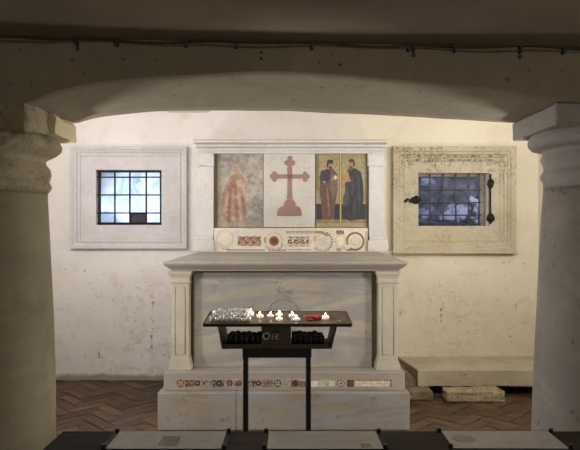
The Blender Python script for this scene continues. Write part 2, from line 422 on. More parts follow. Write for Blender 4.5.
# back wall with two window openings
W1 = (wx(96.5, WY), wx(162, WY), wz(225, WY), wz(170, WY))
W2 = (wx(418, WY), wx(488, WY), wz(226, WY), wz(173, WY))
bm = B()
T = .28; ztop = 3.0; FL = -.1
def wallbox(x0, x1, z0, z1): box(bm, x0, x1, WY, WY+T, z0, z1)
wallbox(XL, W1[0], FL, ztop); wallbox(W1[0], W1[1], FL, W1[2]); wallbox(W1[0], W1[1], W1[3], ztop)
wallbox(W1[1], W2[0], FL, ztop); wallbox(W2[0], W2[1], FL, W2[2]); wallbox(W2[0], W2[1], W2[3], ztop); wallbox(W2[1], XR, FL, ztop)
tag(build('wall_back', bm, M['wall']), kind='structure')
bm = B(); box(bm, XL-.2, XL, YN, WY+T, FL, 3.0); tag(build('wall_left', bm, M['wall']), kind='structure')
bm = B(); box(bm, XR, XR+.2, YN, WY+T, FL, 3.0); tag(build('wall_right', bm, M['wall']), kind='structure')
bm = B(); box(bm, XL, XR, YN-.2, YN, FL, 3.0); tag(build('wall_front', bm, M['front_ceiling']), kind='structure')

# ceiling: low slab over the near aisle, groin vault over the altar bay
def ceiling():
    bm = B()
    # near aisle, very shallow barrel
    nx = 24
    for (ya, yb) in ((YN, YF),):
        lo = []
        for i in range(nx+1):
            x = XL+(XR-XL)*i/nx
            lo.append(x)
        for k in range(12):
            y0 = ya+(yb-ya)*k/12; y1 = ya+(yb-ya)*(k+1)/12
            def zc(x, y): return 2.072-.018*x+.10*math.sin(PI*min(1, (YF-y)/2.6))*1.0
            for i in range(nx):
                a = [bm.verts.new((lo[i], y0, zc(lo[i], y0))), bm.verts.new((lo[i+1], y0, zc(lo[i+1], y0))),
                     bm.verts.new((lo[i+1], y1, zc(lo[i+1], y1))), bm.verts.new((lo[i], y1, zc(lo[i], y1)))]
                f = bm.faces.new(a); f.material_index = 0; f.smooth = True
    # groin vault
    def zv(x, y):                                   # three shallow webs between flat longitudinal ribs
        best = 2.53
        for c, a in ((-1.93, .78), (-.015, .762), (1.92, .8)):
            t = (x-c)/a
            if abs(t) < 1: best = 2.53+.14*(1-abs(t)**2.2)**.75
        return best+.05*math.sin(PI*(WY-y)/(WY-YB))
    nx, ny = 300, 24
    g = [[bm.verts.new((XL+(XR-XL)*i/nx, YB-.0+(WY-YB)*j/ny, zv(XL+(XR-XL)*i/nx, YB+(WY-YB)*j/ny))) for i in range(nx+1)] for j in range(ny+1)]
    for j in range(ny):
        for i in range(nx):
            f = bm.faces.new((g[j][i], g[j+1][i], g[j+1][i+1], g[j][i+1])); f.material_index = 1; f.smooth = False
    box(bm, XL-.2, XR+.2, YN-.2, WY+T, 3.0, 3.1, mi=1)
    bmesh.ops.remove_doubles(bm, verts=list(bm.verts), dist=1e-5)
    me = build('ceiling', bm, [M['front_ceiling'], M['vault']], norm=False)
    tag(me, kind='structure')
ceiling()

# the low segmental arch that frames the view
FR = [(25,102),(50,92),(75,86),(100,81),(150,76),(200,73.5),(240,72),(290,71.5),(330,73.5),(365,77),(420,81),(465,85),(515,91),(557,97),(580,101)]
BK = [(78,123),(90,119),(100,117),(125,114),(150,112),(200,110.5),(240,110.5),(290,111),(330,113),(380,115),(440,119),(480,120.5),(513,122)]
def curve(pts, y, n):
    xs = [wx(p[0], y) for p in pts]; zs_ = [wz(p[1], y) for p in pts]
    X = np.linspace(xs[0], xs[-1], n); Z = np.interp(X, xs, zs_)
    for _ in range(2): Z[1:-1] = (Z[:-2]+2*Z[1:-1]+Z[2:])/4
    return X, Z
def arch():
    bm = B(); n = 60
    xf, zf = curve(FR, YF, n); xb, zb = curve(BK, YB, n)
    zsp = 1.872
    xf = np.concatenate([[XL], xf, [XR]]); zf = np.concatenate([[zsp], zf, [zsp]])
    xb = np.concatenate([[XL], xb, [XR]]); zb = np.concatenate([[zsp], zb, [zsp]])
    rows = []
    nr = 9
    for k in range(nr):
        t = k/(nr-1); y = YF+(YB-YF)*t
        rr = .012*math.sin(PI*t)
        rows.append([bm.verts.new((xf[i]*(1-t)+xb[i]*t, y, zf[i]*(1-t)+zb[i]*t-rr*0 + .006*noise.noise(Vector((xf[i]*4, y*4, 0))))) for i in range(n+2)])
    for r0, r1 in zip(rows, rows[1:]):
        for i in range(n+1):
            f = bm.faces.new((r0[i], r0[i+1], r1[i+1], r1[i])); f.smooth = True
    top = 2.98
    for row, y, fl in ((rows[0], YF, 0), (rows[-1], YB, 1)):
        t = [bm.verts.new((v.co.x, y, top)) for v in row]
        for i in range(n+1):
            q = (row[i], t[i], t[i+1], row[i+1]); f = bm.faces.new(q if not fl else tuple(reversed(q))); f.material_index = fl
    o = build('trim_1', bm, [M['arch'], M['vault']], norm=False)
    tag(o, 'low plastered segmental arch spanning between the two columns', kind='structure')
arch()

# ------------------------------------------------------------------ columns
def column(xc, yc, prof_px, mats, label, ab, side):
    o = thing('stone_column', (xc, yc, 0), label, 'column')
    shaft, cap, base = prof_px
    bm = B(); lathe(bm, base, 48, xc, yc); build('column_base', bm, mats[1], o)
    bm = B(); v = lathe(bm, shaft, 64, xc, yc)
    for q in v:
        d = Vector((q.co.x-xc, q.co.y-yc, 0)); k = 1+.006*noise.noise(q.co*3); q.co.x = xc+d.x*k; q.co.y = yc+d.y*k
    build('shaft', bm, mats[0], o)
    bm = B(); v = lathe(bm, cap, 96, xc, yc)
    amp = .022 if side < 0 else .012
    for q in v:
        d = Vector((q.co.x-xc, q.co.y-yc, 0)); k = 1+amp*(noise.noise(q.co*7)+.5*noise.noise(q.co*18)); q.co.x = xc+d.x*k; q.co.y = yc+d.y*k
    build('capital', bm, mats[1], o, smooth=True)
    bm = B(); box(bm, *ab, bev=.006)
    wear(bm, .022 if side < 0 else .004, 9, 5)
    build('abacus', bm, mats[2], o)
    return o
YCOL = 2.2
def zz(py): return wz(py, YCOL)
# left column centre / radius
xl = -1.18; xr = 1.20
def rl(px): return math.hypot(xl, YCOL)*math.sin(math.atan(-xl/YCOL)-math.atan((CX-px)/F))
def rr(px): return math.hypot(xr, YCOL)*math.sin(math.atan(xr/YCOL)-math.atan((px-CX)/F))
shaftL = [(.262,.12),(.262,.3),(rl(56),zz(440)),(rl(56),zz(380)),(rl(54),zz(320)),(rl(51),zz(260)),(rl(49),zz(215)),(rl(48),zz(197)),(rl(48),zz(192))]
capL = [(rl(48),zz(193)),(rl(51),zz(189)),(rl(52.5),zz(186)),(rl(51),zz(183.5)),(rl(49.5),zz(181)),(rl(50.5),zz(178)),(rl(51.5),zz(174)),(rl(50),zz(168)),(rl(47),zz(164)),(rl(46),zz(160)),(rl(49),zz(157)),
        (rl(53),zz(155)),(rl(57),zz(152.5)),(rl(61),zz(149)),(rl(62),zz(145)),(rl(60),zz(141)),(rl(56),zz(137)),(rl(54),zz(125)),(rl(53),zz(116))]
base = [(.36,0),(.36,.09),(.345,.13),(.31,.15),(.30,.17),(.31,.2),(.30,.23),(.27,.245)]
column(xl, YCOL, (shaftL, capL, base), (M['column'], M['capital'], M['capital']), 'left column of olive grey stone with a broken, crumbling capital', (-1.45, -.925, 1.96, 2.159, wz(139, 2.2), 1.873), -1)
shaftR = [(.27,.12),(.27,.3),(rr(531),zz(440)),(rr(533),zz(380)),(rr(536),zz(320)),(rr(538.5),zz(260)),(rr(541),zz(215)),(rr(542.5),zz(197)),(rr(543),zz(188))]
capR = [(rr(543),zz(189)),(rr(542.5),zz(182)),(rr(540.5),zz(179)),(rr(539.5),zz(176)),(rr(540.5),zz(173)),(rr(542.5),zz(171)),(rr(543),zz(167)),(rr(541.5),zz(162)),(rr(540),zz(158)),(rr(541),zz(155)),(rr(542.5),zz(152)),
        (rr(540),zz(150)),(rr(536),zz(149)),(rr(531),zz(147.5)),(rr(528),zz(144)),(rr(527.5),zz(140)),(rr(529),zz(136)),(rr(531),zz(132)),(rr(532),zz(129))]
column(xr, YCOL, (shaftR, capR, base), (M['column2'], M['capital2'], M['capital2']), 'right column of mauve grey stone under a whole square abacus', (wx(512, 2.38), 1.5, 1.99, 2.38, 1.797, 1.873), 1)
# cream impost block beside the left capital
bm = B()
yb0, yb1 = 2.16, 2.37
prism_xz(bm, [(-1.2, 1.785), (-.905, 1.79), (-.903, 1.855), (-.92, 1.873), (-1.2, 1.873)], yb0, yb1)
wear(bm, .008, 12, 5); o = build('impost_block', bm, M['cream_block'])
tag(o, 'cream plastered impost block above the left column, facing the altar', 'block')

# ------------------------------------------------------------------ windows
def ring(x0, x1, z0, z1, d, y): return [(x0+d, y, z0+d), (x1-d, y, z0+d), (x1-d, y, z1-d), (x0+d, y, z1-d)]
def surround(name, px, inner_px, y, prof, mats, parent, mis=None):
    """moulded marble frame swept round a rectangle; prof = (inset, projection)"""
    x0, x1, z1, z0 = wx(px[0], y), wx(px[1], y), wz(px[2], y), wz(px[3], y)
    bm = B()
    ls = [ring(x0, x1, z0, z1, d, WY-h) for d, h in prof]
    for i, (a, b) in enumerate(zip(ls, ls[1:])):
        va = [bm.verts.new(p) for p in a]; vb = [bm.verts.new(p) for p in b]
        for k in range(4):
            f = bm.faces.new((va[k], va[(k+1) % 4], vb[(k+1) % 4], vb[k])); f.material_index = mis[i] if mis else 0
    ix0, ix1, iz1, iz0 = inner_px
    last = ls[-1]; h = prof[-1][1]
    inn = [(ix0, WY-h, iz0), (ix1, WY-h, iz0), (ix1, WY-h, iz1), (ix0, WY-h, iz1)]
    inb = [(ix0, WY+.0, iz0), (ix1, WY+.0, iz0), (ix1, WY+.0, iz1), (ix0, WY+.0, iz1)]
    va = [bm.verts.new(p) for p in last]; vb = [bm.verts.new(p) for p in inn]; vc = [bm.verts.new(p) for p in inb]
    for u, v in ((va, vb), (vb, vc)):
        for k in range(4): bm.faces.new((u[k], u[(k+1) % 4], v[(k+1) % 4], v[k]))
    bmesh.ops.remove_doubles(bm, verts=list(bm.verts), dist=1e-5)
    o = build(name, bm, mats, parent, norm=False); return o
# left
w1 = bpy.data.objects.new('window_1', None); COL.objects.link(w1); w1.location = ((W1[0]+W1[1])/2, WY, W1[2]); tag(w1, 'left window, bright cloudy panes in a pale grey marble surround', kind='structure')
YS = 5.26
prof = [(0,0),(0,.045),(.008,.05),(.025,.05),(.03,.04),(.045,.036),(.06,.022),(.064,.03),(.085,.03),(.09,.018),(.1,.018)]
surround('window_frame', (70.5, 187, 146.5, 249), (W1[0], W1[1], W1[3], W1[2]), YS, prof, M['surround_left'], w1)
bm = B(); box(bm, W1[0]+.001, W1[1]-.001, WY+.07, WY+.076, W1[2]+.001, W1[3]-.001); build('pane', bm, M['frosted'], w1)
bm = B(); 
for a, b in ((W1[0], W1[0]+.022), (W1[1]-.012, W1[1])): box(bm, a+.001, b-.001, WY+.04, WY+.068, W1[2]+.001, W1[3]-.001)
box(bm, W1[0]+.022, W1[1]-.012, WY+.04, WY+.068, W1[3]-.014, W1[3]-.001); box(bm, W1[0]+.022, W1[1]-.012, WY+.04, WY+.068, W1[2]+.001, W1[2]+.014)
build('sash', bm, M['iron'], w1)
# right
w2 = bpy.data.objects.new('window_2', None); COL.objects.link(w2); w2.location = ((W2[0]+W2[1])/2, WY, W2[2]); tag(w2, 'right window, dim panes in a yellowed marble surround with grimy carving', kind='structure')
prof2 = [(0,0),(0,.06),(.004,.065),(.048,.065),(.055,.05),(.07,.05),(.078,.034),(.1,.03),(.105,.02),(.115,.024),(.135,.024),(.14,.014)]
o = surround('window_frame', (392.5, 515.5, 146.5, 253.7), (W2[0], W2[1], W2[3], W2[2]), YS, prof2, [M['surround_right'], M['grime']], w2, mis=[0]*6+[1,0,0,1,0,0])
# sooty carving only along the top run and the left side of the inner moulding
for p in o.data.polygons:                                   # soot only on the upper run and upper left
    c = p.center+o.parent.location
    if c.z < wz(165, YS): p.material_index = 0
bm = B(); x0, x1 = wx(419, 5.38), wx(479.7, 5.38)
box(bm, W2[0]+.001, x1, WY+.09, WY+.096, W2[2]+.001, W2[3]-.001); build('pane', bm, M['glass'], w2)
bm = B(); box(bm, x1, W2[1]-.001, WY+.07, WY+.12, W2[2]+.001, W2[3]-.001, .004)
box(bm, W2[0]+.001, x1, WY+.07, WY+.12, W2[3]-.03, W2[3]-.001, .004)
build('sash', bm, simple('grey_painted_sash', (150,144,136), .7, 0, 20, .2, .2), w2)

def grille(name, xs, zs_, x0, x1, z0, z1, y, r, mat, label):
    o = thing(name, ((x0+x1)/2, y, z0), label, 'grille')
    for x in xs:
        bm = B(); box(bm, x-r, x+r, y-r*.6, y+r*.6, z0, z1, r*.3); build('vertical_bar', bm, mat, o)
    for z in zs_:
        bm = B(); box(bm, x0, x1, y-r*1.9, y-r*.61, z-r*.8, z+r*.8, r*.3); build('horizontal_bar', bm, mat, o)
    return o
yg = WY+.02
g1 = grille('window_grille', [wx(p, yg) for p in (99,114.9,129.9,146.3,160.6)], [wz(p, yg) for p in (172,177.3,195,213,223)], W1[0]+.002, W1[1]-.002, W1[2]+.002, W1[3]-.002, yg, .008, M['iron'], 'black iron grille in the bright left window')
bm = B(); box(bm, wx(130.5, yg), wx(146, yg), yg+.006, yg+.014, wz(223, yg), wz(213.5, yg), .001); build('vent_plate', bm, M['vent'], g1)
tag(g1.children[-1], 'dark square plate filling one low opening')
yg = WY+.055
grille('window_grille', [wx(p, yg) for p in (430,442.9,455.8,468.6,479)], [wz(p, yg) for p in (177.5,189.8,202.8,215.2,224)], W2[0]+.002, wx(480.5, yg), W2[2]+.002, W2[3]-.002, yg, .008, M['iron_light'], 'pale metal grille in the dim right window')
# hinge rod on the right reveal and latch on the left of the right window
yh = WY-.03
h = thing('shutter_hinge_rod', (wx(490.5, yh), yh, wz(224, yh)), 'rusty black hinge rod beside the right window opening', 'hinge')
bm = B(); x = wx(490.5, yh)
tube(bm, [(x, yh, wz(224, yh)), (x-.003, yh, wz(205, yh)), (x, yh, wz(174, yh))], .009, 8); build('rod', bm, M['iron_dirty'], h)
for py in (183.5, 218):
    bm = B(); bmesh.ops.create_icosphere(bm, subdivisions=3, radius=.03, matrix=Matrix.Translation((x, yh+.002, wz(py, yh))) @ Matrix.Diagonal((1.15,.6,1.6,1)))
    wear(bm, .014, 40); build('bracket', bm, M['iron_dirty'], h, smooth=True)
l = thing('iron_latch', (wx(412, yh), yh, wz(203, yh)), 'rusty iron latch with short chain left of the right window opening', 'latch')
bm = B(); bmesh.ops.create_icosphere(bm, subdivisions=3, radius=.036, matrix=Matrix.Translation((wx(416.5, yh), yh, wz(200, yh))) @ Matrix.Diagonal((1.2,.5,1,1)))
wear(bm, .014, 45); build('catch', bm, M['iron_dirty'], l, smooth=True)
bm = B(); tube(bm, [(wx(a, yh), yh, wz(b, yh)) for a, b in ((417,200),(413,198),(410,201.5),(408,198.5),(405,202))], [.018,.01,.015,.009,.013], 8); build('chain', bm, M['iron_dirty'], l, smooth=True)

# light wells outside
bm = B(); box(bm, -2.2, -.9, 6.5, 6.6, .8, 3.4); box(bm, -2.2, -.9, WY+T+.001, 6.5, .8, .9)
tag(build('wall_outside_left', bm, M['outer_white']), kind='structure')
bm = B(); box(bm, .6, 3.0, 6.1, 6.3, .9, 2.55); box(bm, .6, 3.0, WY+T+.001, 6.1, .9, 1.2); box(bm, .6, 3.0, 5.95, 6.1, 1.2, 1.53)
tag(build('wall_outside_right', bm, M['outer']), kind='structure')

# ------------------------------------------------------------------ altar
A = thing('altar', (-.04, 4.6, 0), 'veined marble altar with projecting top slab and mosaic strip, against the back wall', 'altar')
YST, YPL, YPI, YPA = 3.97, 4.03, 4.10, 4.17
z1_ = wz(393, YST); z2_ = wz(372, YPL); z3_ = wz(271, YPI)
bm = B(); box(bm, wx(157.5, YST), wx(236, YST)-.001, YST, 5.29, 0, z1_, .006, seg=2)
box(bm, wx(236, YST)+.001, wx(410, YST), YST+.003, 5.29, 0, z1_, .006, seg=2); build('base_step', bm, M['step'], A)
bm = B(); box(bm, wx(163.5, YPL), wx(405, YPL), YPL, 5.285, z1_, z2_, .006, seg=2); P = build('plinth', bm, M['mensa'], A)
bm = B(); box(bm, wx(173, 4.2), wx(396, 4.2), 4.195, 5.28, z2_, z3_); build('core', bm, M['gap'], A); tag(A.children[-1], 'altar core with the shade of the gaps beside the front panel in its colour')
bm = B(); box(bm, wx(193.5, YPA), wx(372, YPA), YPA, 4.194, z2_, wz(272.3, YPA), .004)
FPn = build('front_panel', bm, M['marble'], A); tag(FPn, 'large grey veined marble slab')
# ornament: faint inlaid roundel on the panel
rc = (wx(284, YPA), wz(316, YPA)); MI = stone('darkened_inlay', (120,108,90), (136,124,104), 20, .7, .2)
for R_, r_ in ((.125, .003), (.113, .0018), (.088, .002), (.06, .0018)):
    bm = B(); tube(bm, [(rc[0]+R_*math.cos(a), YPA-.0002, rc[1]+R_*math.sin(a)) for a in np.linspace(0, 2*PI, 65)], r_, 6)
    rg = build('roundel_ring', bm, MI, FPn)
    if R_ == .113:
        for k in range(20):
            if k % 3 == 1: continue
            a = 2*PI*k/20; c = (rc[0]+.1*math.cos(a), YPA, rc[1]+.1*math.sin(a))
            bm = B(); box(bm, c[0]-.0055, c[0]+.0055, YPA-.0015, YPA+.001, c[1]-.005, c[1]+.005); build('inlay_block', bm, MI, FPn)
bm = B(); bmesh.ops.create_icosphere(bm, subdivisions=4, radius=.05, matrix=Matrix.Translation((wx(283, YPA), YPA, wz(286, YPA))) @ Matrix.Diagonal((1.15,.16,1,1)))
wear(bm, .012, 30); build('worn_relief', bm, M['marble'], FPn, smooth=True)
bm = B(); bmesh.ops.create_icosphere(bm, subdivisions=2, radius=.010, matrix=Matrix.Translation((wx(289.5, 4.15), 4.157, wz(291.5, 4.15)))); build('socket_hole', bm, M['gap'], FPn)
# pilasters
for a, b in ((170.5, 190), (377.5, 398.5)):
    x0, x1 = wx(a, YPI), wx(b, YPI); dz = 0
    bm = B(); box(bm, x0+.008, x1-.008, YPI, 4.194, z2_+.085, z3_-.09, .003)
    pz = build('pilaster', bm, M['pilaster'], A)
    bm = B()
    ins = .035
    zt, zb = z3_-.115, z2_+.11
    tube(bm, [(x0+ins, YPI-.001, zb), (x0+ins, YPI-.001, zt), (x1-ins, YPI-.001, zt), (x1-ins, YPI-.001, zb), (x0+ins, YPI-.001, zb)], .0025, 6)
    build('panel_moulding', bm, M['mensa'], pz)
    bm = B(); z = z3_
    for (e, zt, zb) in ((.012, z-.001, z-.02), (.008, z-.02, z-.032), (0, z-.032, z-.045), (-.004, z-.045, z-.083), (.002, z-.083, z-.092)):
        box(bm, x0-e, x1+e, YPI-e-.006, 4.194, zb, zt, .002)
    build('pilaster_capital', bm, M['pilaster'], pz)
    bm = B(); z = z2_
    for (e, zb, zt) in ((.012, z, z+.035), (.006, z+.035, z+.055), (.0, z+.055, z+.07), (-.004, z+.07, z+.088)):
        box(bm, x0-e, x1+e, YPI-e-.006, 4.194, zb, zt, .002)
    build('pilaster_base', bm, M['pilaster'], pz)
# mensa
zt_ = 1.226
def rect_loop(x0, x1, y0, z): return [(x0, y0, z), (x1, y0, z), (x1, 5.292, z), (x0, 5.292, z)]
xa, xb = wx(163, YPL), wx(407.5, YPL)
ls = [rect_loop(xa+.047, xb-.047, 4.09, z3_+.001), rect_loop(xa+.045, xb-.045, 4.088, z3_+.012), rect_loop(xa+.03, xb-.03, 4.07, z3_+.022), rect_loop(xa+.012, xb-.012, 4.045, z3_+.04),
      rect_loop(xa+.001, xb-.001, 4.032, z3_+.052), rect_loop(xa, xb, 4.03, z3_+.062), rect_loop(xa+.006, xb-.006, 4.036, z3_+.072), rect_loop(xa+.05, xb-.04, 4.08, zt_-.025),
      rect_loop(xa+.085, xb-.06, 4.11, zt_-.012), rect_loop(xa+.12, xb-.08, 4.14, zt_)]
bm = B(); loops(bm, ls, True, True); build('altar_slab', bm, M['mensa'], A); tag(A.children[-1], 'thick grey marble top slab with moulded, bevelled edge')

# mosaic strip on plinth
PAP = (176,166,150)
cv = Canvas(176, 393, 379, 387.5, 5, (150,141,126))
Rd, Dk, Wt, Gd = (86,60,50), (48,42,42), (152,142,124), (156,116,66)
y = 383.3
def disc(cv, x, y, r, c, cross=True, c2=Wt):
    cv.ell(x, y, r, r, c2, 1, .1); cv.ring(x, y, r-.4, .9, c, 1)
    if cross:
        cv.poly([(x-r*.8,y-.7),(x,y),(x-r*.8,y+.7)], c); cv.poly([(x+r*.8,y-.7),(x,y),(x+r*.8,y+.7)], c)
        cv.poly([(x-.7,y-r*.8),(x,y),(x+.7,y-r*.8)], c); cv.poly([(x-.7,y+r*.8),(x,y),(x+.7,y+r*.8)], c)
disc(cv, 180.5, y, 3.9, Rd, True, (150,120,100)); cv.checks(185, 194, 380, 387, 1.5, [Rd, Dk, (150,110,90), Rd]); cv.ell(197.3, y, 3.2, 3, Dk, 1, .2); cv.ell(197.3, y, 1, 1, Wt)
cv.checks(201, 213, 380, 387, 1.4, [Wt, Rd, Wt, (150,100,80)]); cv.ell(204, y, 1.4, 1.4, Rd)
cv.checks(213, 225, 380, 387, 1.5, [Dk, Rd, Wt, Dk]); cv.ell(219, y, 2.8, 2.8, Dk, 1, .2); cv.ell(219, y, .9, .9, Wt)
disc(cv, 229.5, y, 3.3, Rd, False, (122,82,66)); cv.checks(234, 238, 380.5, 386.5, 1.5, [Rd, Wt, Rd]); disc(cv, 239, y, 3, Rd, False, (118,74,58))
cv.checks(243, 256, 380, 387, 1.4, [Wt, Rd, Dk, Wt]); cv.ell(258.5, y, 3, 2.8, Dk, 1, .2); cv.ell(258.5, y, .9, .9, Wt); cv.checks(262, 273, 380, 387, 1.6, [Rd, (150,110,90), Rd, Wt]); disc(cv, 277.5, y, 3.8, Rd, True)
cv.checks(291, 299, 380, 387, 1.8, [Rd, (130,100,84), Dk]); cv.ell(295, y, 2, 2, Dk, 1, .3); cv.checks(299.5, 306, 381, 387, 1.5, [Rd, (140,90,74)])
cv.rect(311, 318, 381, 386.5, (200,192,176)); cv.rect(319, 326, 381, 386.5, (190,180,160), .6); disc(cv, 332, y, 3.6, (168,156,136), True, (196,188,170))
disc(cv, 341, y, 3.6, (96,70,46), False, (176,160,130)); cv.ell(341, y, 1.3, 1.3, (96,70,46)); cv.poly([(347,380),(354,387),(351,387),(347,383)], Dk); cv.checks(347, 354, 380, 387, 1.4, [Rd, Dk, Rd])
cv.checks(354.5, 390, 380.6, 386.5, .9, [(196,186,162), (168,154,128), (204,196,176), (124,106,82)]); cv.rect(354, 391, 379.7, 380.6, (110,66,48)); cv.rect(390, 391.5, 379.5, 387, (100,70,54))
cv.grain(22, 1.2)
cv.mesh('mosaic_strip', YPL-.003, .004, P)

# ------------------------------------------------------------------ retable
R = thing('retable', (0, 5.1, zt_), 'white marble retable with cross, fresco and painted saints, standing on the altar', 'retable')
Y0 = 4.95
bm = B(); box(bm, wx(197, Y0), wx(385, Y0), 5.02, 5.295, zt_+.001, wz(150, Y0)); build('back_slab', bm, M['retable'], R)
bm = B(); box(bm, wx(188, Y0), wx(392.5, Y0), 4.90, 5.019, zt_+.001, wz(251.2, 4.9)+.0, .003); build('bottom_ledge', bm, M['retable'], R)
zb_ = wz(251.2, 4.9)
# pilasters with worn capitals
for s, (a, b, c, d) in enumerate(((197.5, 213.5, 193.5, 214), (369, 384.5, 368, 388.5))):
    bm = B(); box(bm, wx(a, 4.93), wx(b, 4.93), 4.93, 5.019, wz(236, 4.93), wz(166, 4.93), .003, seg=2)
    p = build('pilaster', bm, M['retable'], R)
    bm = B(); box(bm, wx(c, 4.92), wx(d, 4.92), 4.915, 5.019, zb_+.001, wz(240, 4.92), .003, seg=2)
    box(bm, wx(c+1.5, 4.92), wx(d-1, 4.92), 4.922, 5.019, wz(240, 4.92), wz(236, 4.92), .003); build('pilaster_base', bm, M['retable'], p)
    bm = B(); box(bm, wx(a-1, 4.92), wx(b+.3, 4.92), 4.915, 5.019, wz(166, 4.92), wz(153, 4.92), .004)
    wear(bm, .008, 16, 7, s*3); build('pilaster_capital', bm, M['retable'], p)
    tag(p.children[-1], 'worn, crumbling capital')
# cornice: swept profile (x extents, front y, z)
def c_loop(px0, px1, y, py): return [(wx(px0, y), y, wz(py, y)), (wx(px1, y), y, wz(py, y)), (wx(px1, y), 5.294, wz(py, y)), (wx(px0, y), 5.294, wz(py, y))]
ls = [c_loop(198, 384.5, 4.93, 153.3), c_loop(198, 384.5, 4.925, 151), c_loop(197.3, 385, 4.90, 150.6), c_loop(197, 385.5, 4.895, 148.4), c_loop(196.5, 386, 4.88, 148.2), c_loop(196, 386.3, 4.85, 146.4),
      c_loop(195.6, 386.7, 4.845, 144.6), c_loop(195, 387, 4.81, 143.6), c_loop(193.2, 388.6, 4.77, 142.4), c_loop(192.8, 389, 4.765, 140.6), c_loop(193.5, 388.6, 4.78, 139.4)]
bm = B(); loops(bm, ls, True, True); build('cornice', bm, M['retable'], R)
# dark olive reveal on the left of the fresco
bm = B(); box(bm, wx(213.7, Y0), wx(217.2, Y0), 4.965, 5.019, wz(227.5, Y0), wz(153.5, Y0), .002); build('reveal_strip', bm, stone('olive_brown_edge', (112,100,72), (84,74,54), 12, .8, .4), R)
# fresco
cv = Canvas(217, 263.2, 153.4, 227.5, 3.2, (146,136,124))
cv.grain(14, 6); cv.ell(232, 160, 22, 12, (150,140,132), .5, .8); cv.ell(257, 175, 9, 24, (176,168,158), .6, .8); cv.ell(256, 212, 8, 14, (128,128,116), .8, .6)
cv.ell(236, 178, 12, 7, (178,158,142), .6, .6)
cv.rect(217, 221, 153, 228, (112,102,78), .45)
cv.poly([(230,176),(236,172),(243,176),(247,186),(246,200),(243,210),(246,222),(227,223),(221,214),(220,202),(225,188)], (148,114,92), .7)
cv.ell(237, 170, 3.6, 4.2, (160,130,108), .8, .6); cv.ring(237, 170, 5.6, .7, (176,160,140), .4)
for k, (a, b, c2) in enumerate(((223,10,(128,84,66)), (226.5,14,(170,134,112)), (229.5,18,(120,78,62)), (233,16,(164,124,102)), (236,20,(132,88,70)), (240,16,(174,146,124)), (243.5,18,(126,86,68)))):
    cv.ell(a, 201+(k % 3)*3, 1.3, b, c2, .65, .7, .12-.04*k)
cv.ell(241, 184, 5, 3.4, (182,156,136), .6, .6, .5); cv.ell(231, 186, 3, 7, (126,80,64), .55, .7, .5)
cv.ell(246, 195, 3, 9, (190,170,156), .5, .7, -.4); cv.rect(217, 263.2, 222, 227.5, (150,138,116), .5); cv.ell(225, 224, 8, 3, (164,138,100), .6, .6)
for k in range(60):
    a, b = cv.rng.random()*46+217, cv.rng.random()*74+153
    cv.ell(a, b, .5+cv.rng.random()*2.2, .6+cv.rng.random()*3, [(108,92,80), (170,162,150), (150,116,96), (122,120,110)][k % 4], .38, .7, cv.rng.random()*3)
cv.grain(13, 2); cv.grain(12, 4); cv.grain(8, .8)
o = cv.mesh('fresco_panel', 4.972, .04, R); tag(o, 'faded fresco of a reddish robed standing figure')
# cross slab
bm = B(); box(bm, wx(263.5, Y0), wx(315.2, Y0), 4.958, 5.018, wz(227.3, Y0), wz(153.3, Y0), .002); cs = build('cross_slab', bm, M['cross_slab'], R)
bm = B(); yk = 4.954
state = {'k': 0}
def pz(pts, mi=0):
    state['k'] += 1; e = .0002*state['k']; prism_xz(bm, [(wx(a, yk), wz(b, yk)) for a, b in pts], yk-e, 4.959, mi)
def circ(cx, cy, r): pz([(cx+r*math.cos(t), cy+r*math.sin(t)) for t in np.linspace(0, 2*PI, 25)[:-1]])
def q(v): return (260+v[0]/5.63, 150+v[1]/5.63)
pz([q(v) for v in ((153,95),(182,95),(180,190),(181,262),(187,275),(147,275),(153,262),(155,190))])     # stem
pz([q(v) for v in ((85,137),(246,137),(246,161),(85,161))])
for c, r in (((168,48),15), ((152,72),15), ((184,72),15), ((168,80),15)): circ(*q(c), r/5.63)
for s in (-1, 1):
    for c, r in (((168+s*98,149),15), ((168+s*86,133),13), ((168+s*86,166),13), ((168+s*80,149),12)): circ(*q(c), r/5.63)
arc = [(133,318)]+[(167-34*math.cos(t), 312-36*math.sin(t)) for t in np.linspace(0, PI, 16)]+[(201,318)]
pz([q(v) for v in arc])
pz([q(v) for v in [(97,370), (97,350)]+[(130-32*math.cos(t), 350-34*math.sin(t)) for t in np.linspace(.1, PI/2, 8)]+[(202+32*math.sin(t), 350-34*math.cos(t)) for t in np.linspace(0, PI/2-.1, 8)]+[(235,350), (235,370)]])
pz([q(v) for v in ((152,140),(184,140),(175,152),(170,165),(163,165),(160,152))], 1)
build('cross', bm, [M['porphyry'], stone('dusky_centre', (112,84,70), (98,74,62), 20)], cs); tag(cs.children[-1], 'dull red cross with trefoil ends on a domed base')
# painted saints
gold, navy, skin = (146,134,98), (40,38,46), (150,118,88)
def base_saint(x0, x1):
    cv = Canvas(x0, x1, 153.4, 227.5, 4.2, gold)
    cv.grain(9, 5); cv.rect(x0, x1, 204, 219.5, navy); cv.rect(x0, x1, 219.5, 227.5, (122,106,76)); cv.rect(x0, x1, 223, 227.5, (150,136,104)); return cv
def fin_saint(cv, label):
    for x in (cv.x0+.4, cv.x1-.4): cv.rect(x-.45, x+.45, 153, 228, (104,92,66), .6)
    cv.rect(cv.x0, cv.x1, 153, 154.3, (84,74,52), .7); cv.grain(9, 1.5); cv.grain(8, .8)
    o = cv.mesh('saint_panel', 4.962, .05, R); tag(o, label)
cv = base_saint(315.8, 340)
rb, rb2, hair = (92,70,62), (116,90,80), (52,38,30)
cv.rect(315.8, 319, 154, 190, (92,80,56), .6)
cv.ell(330.5, 163.5, 6, 6.2, (148,138,106), 1, .1); cv.ring(330.5, 163.5, 6, .5, (120,98,58), .9)
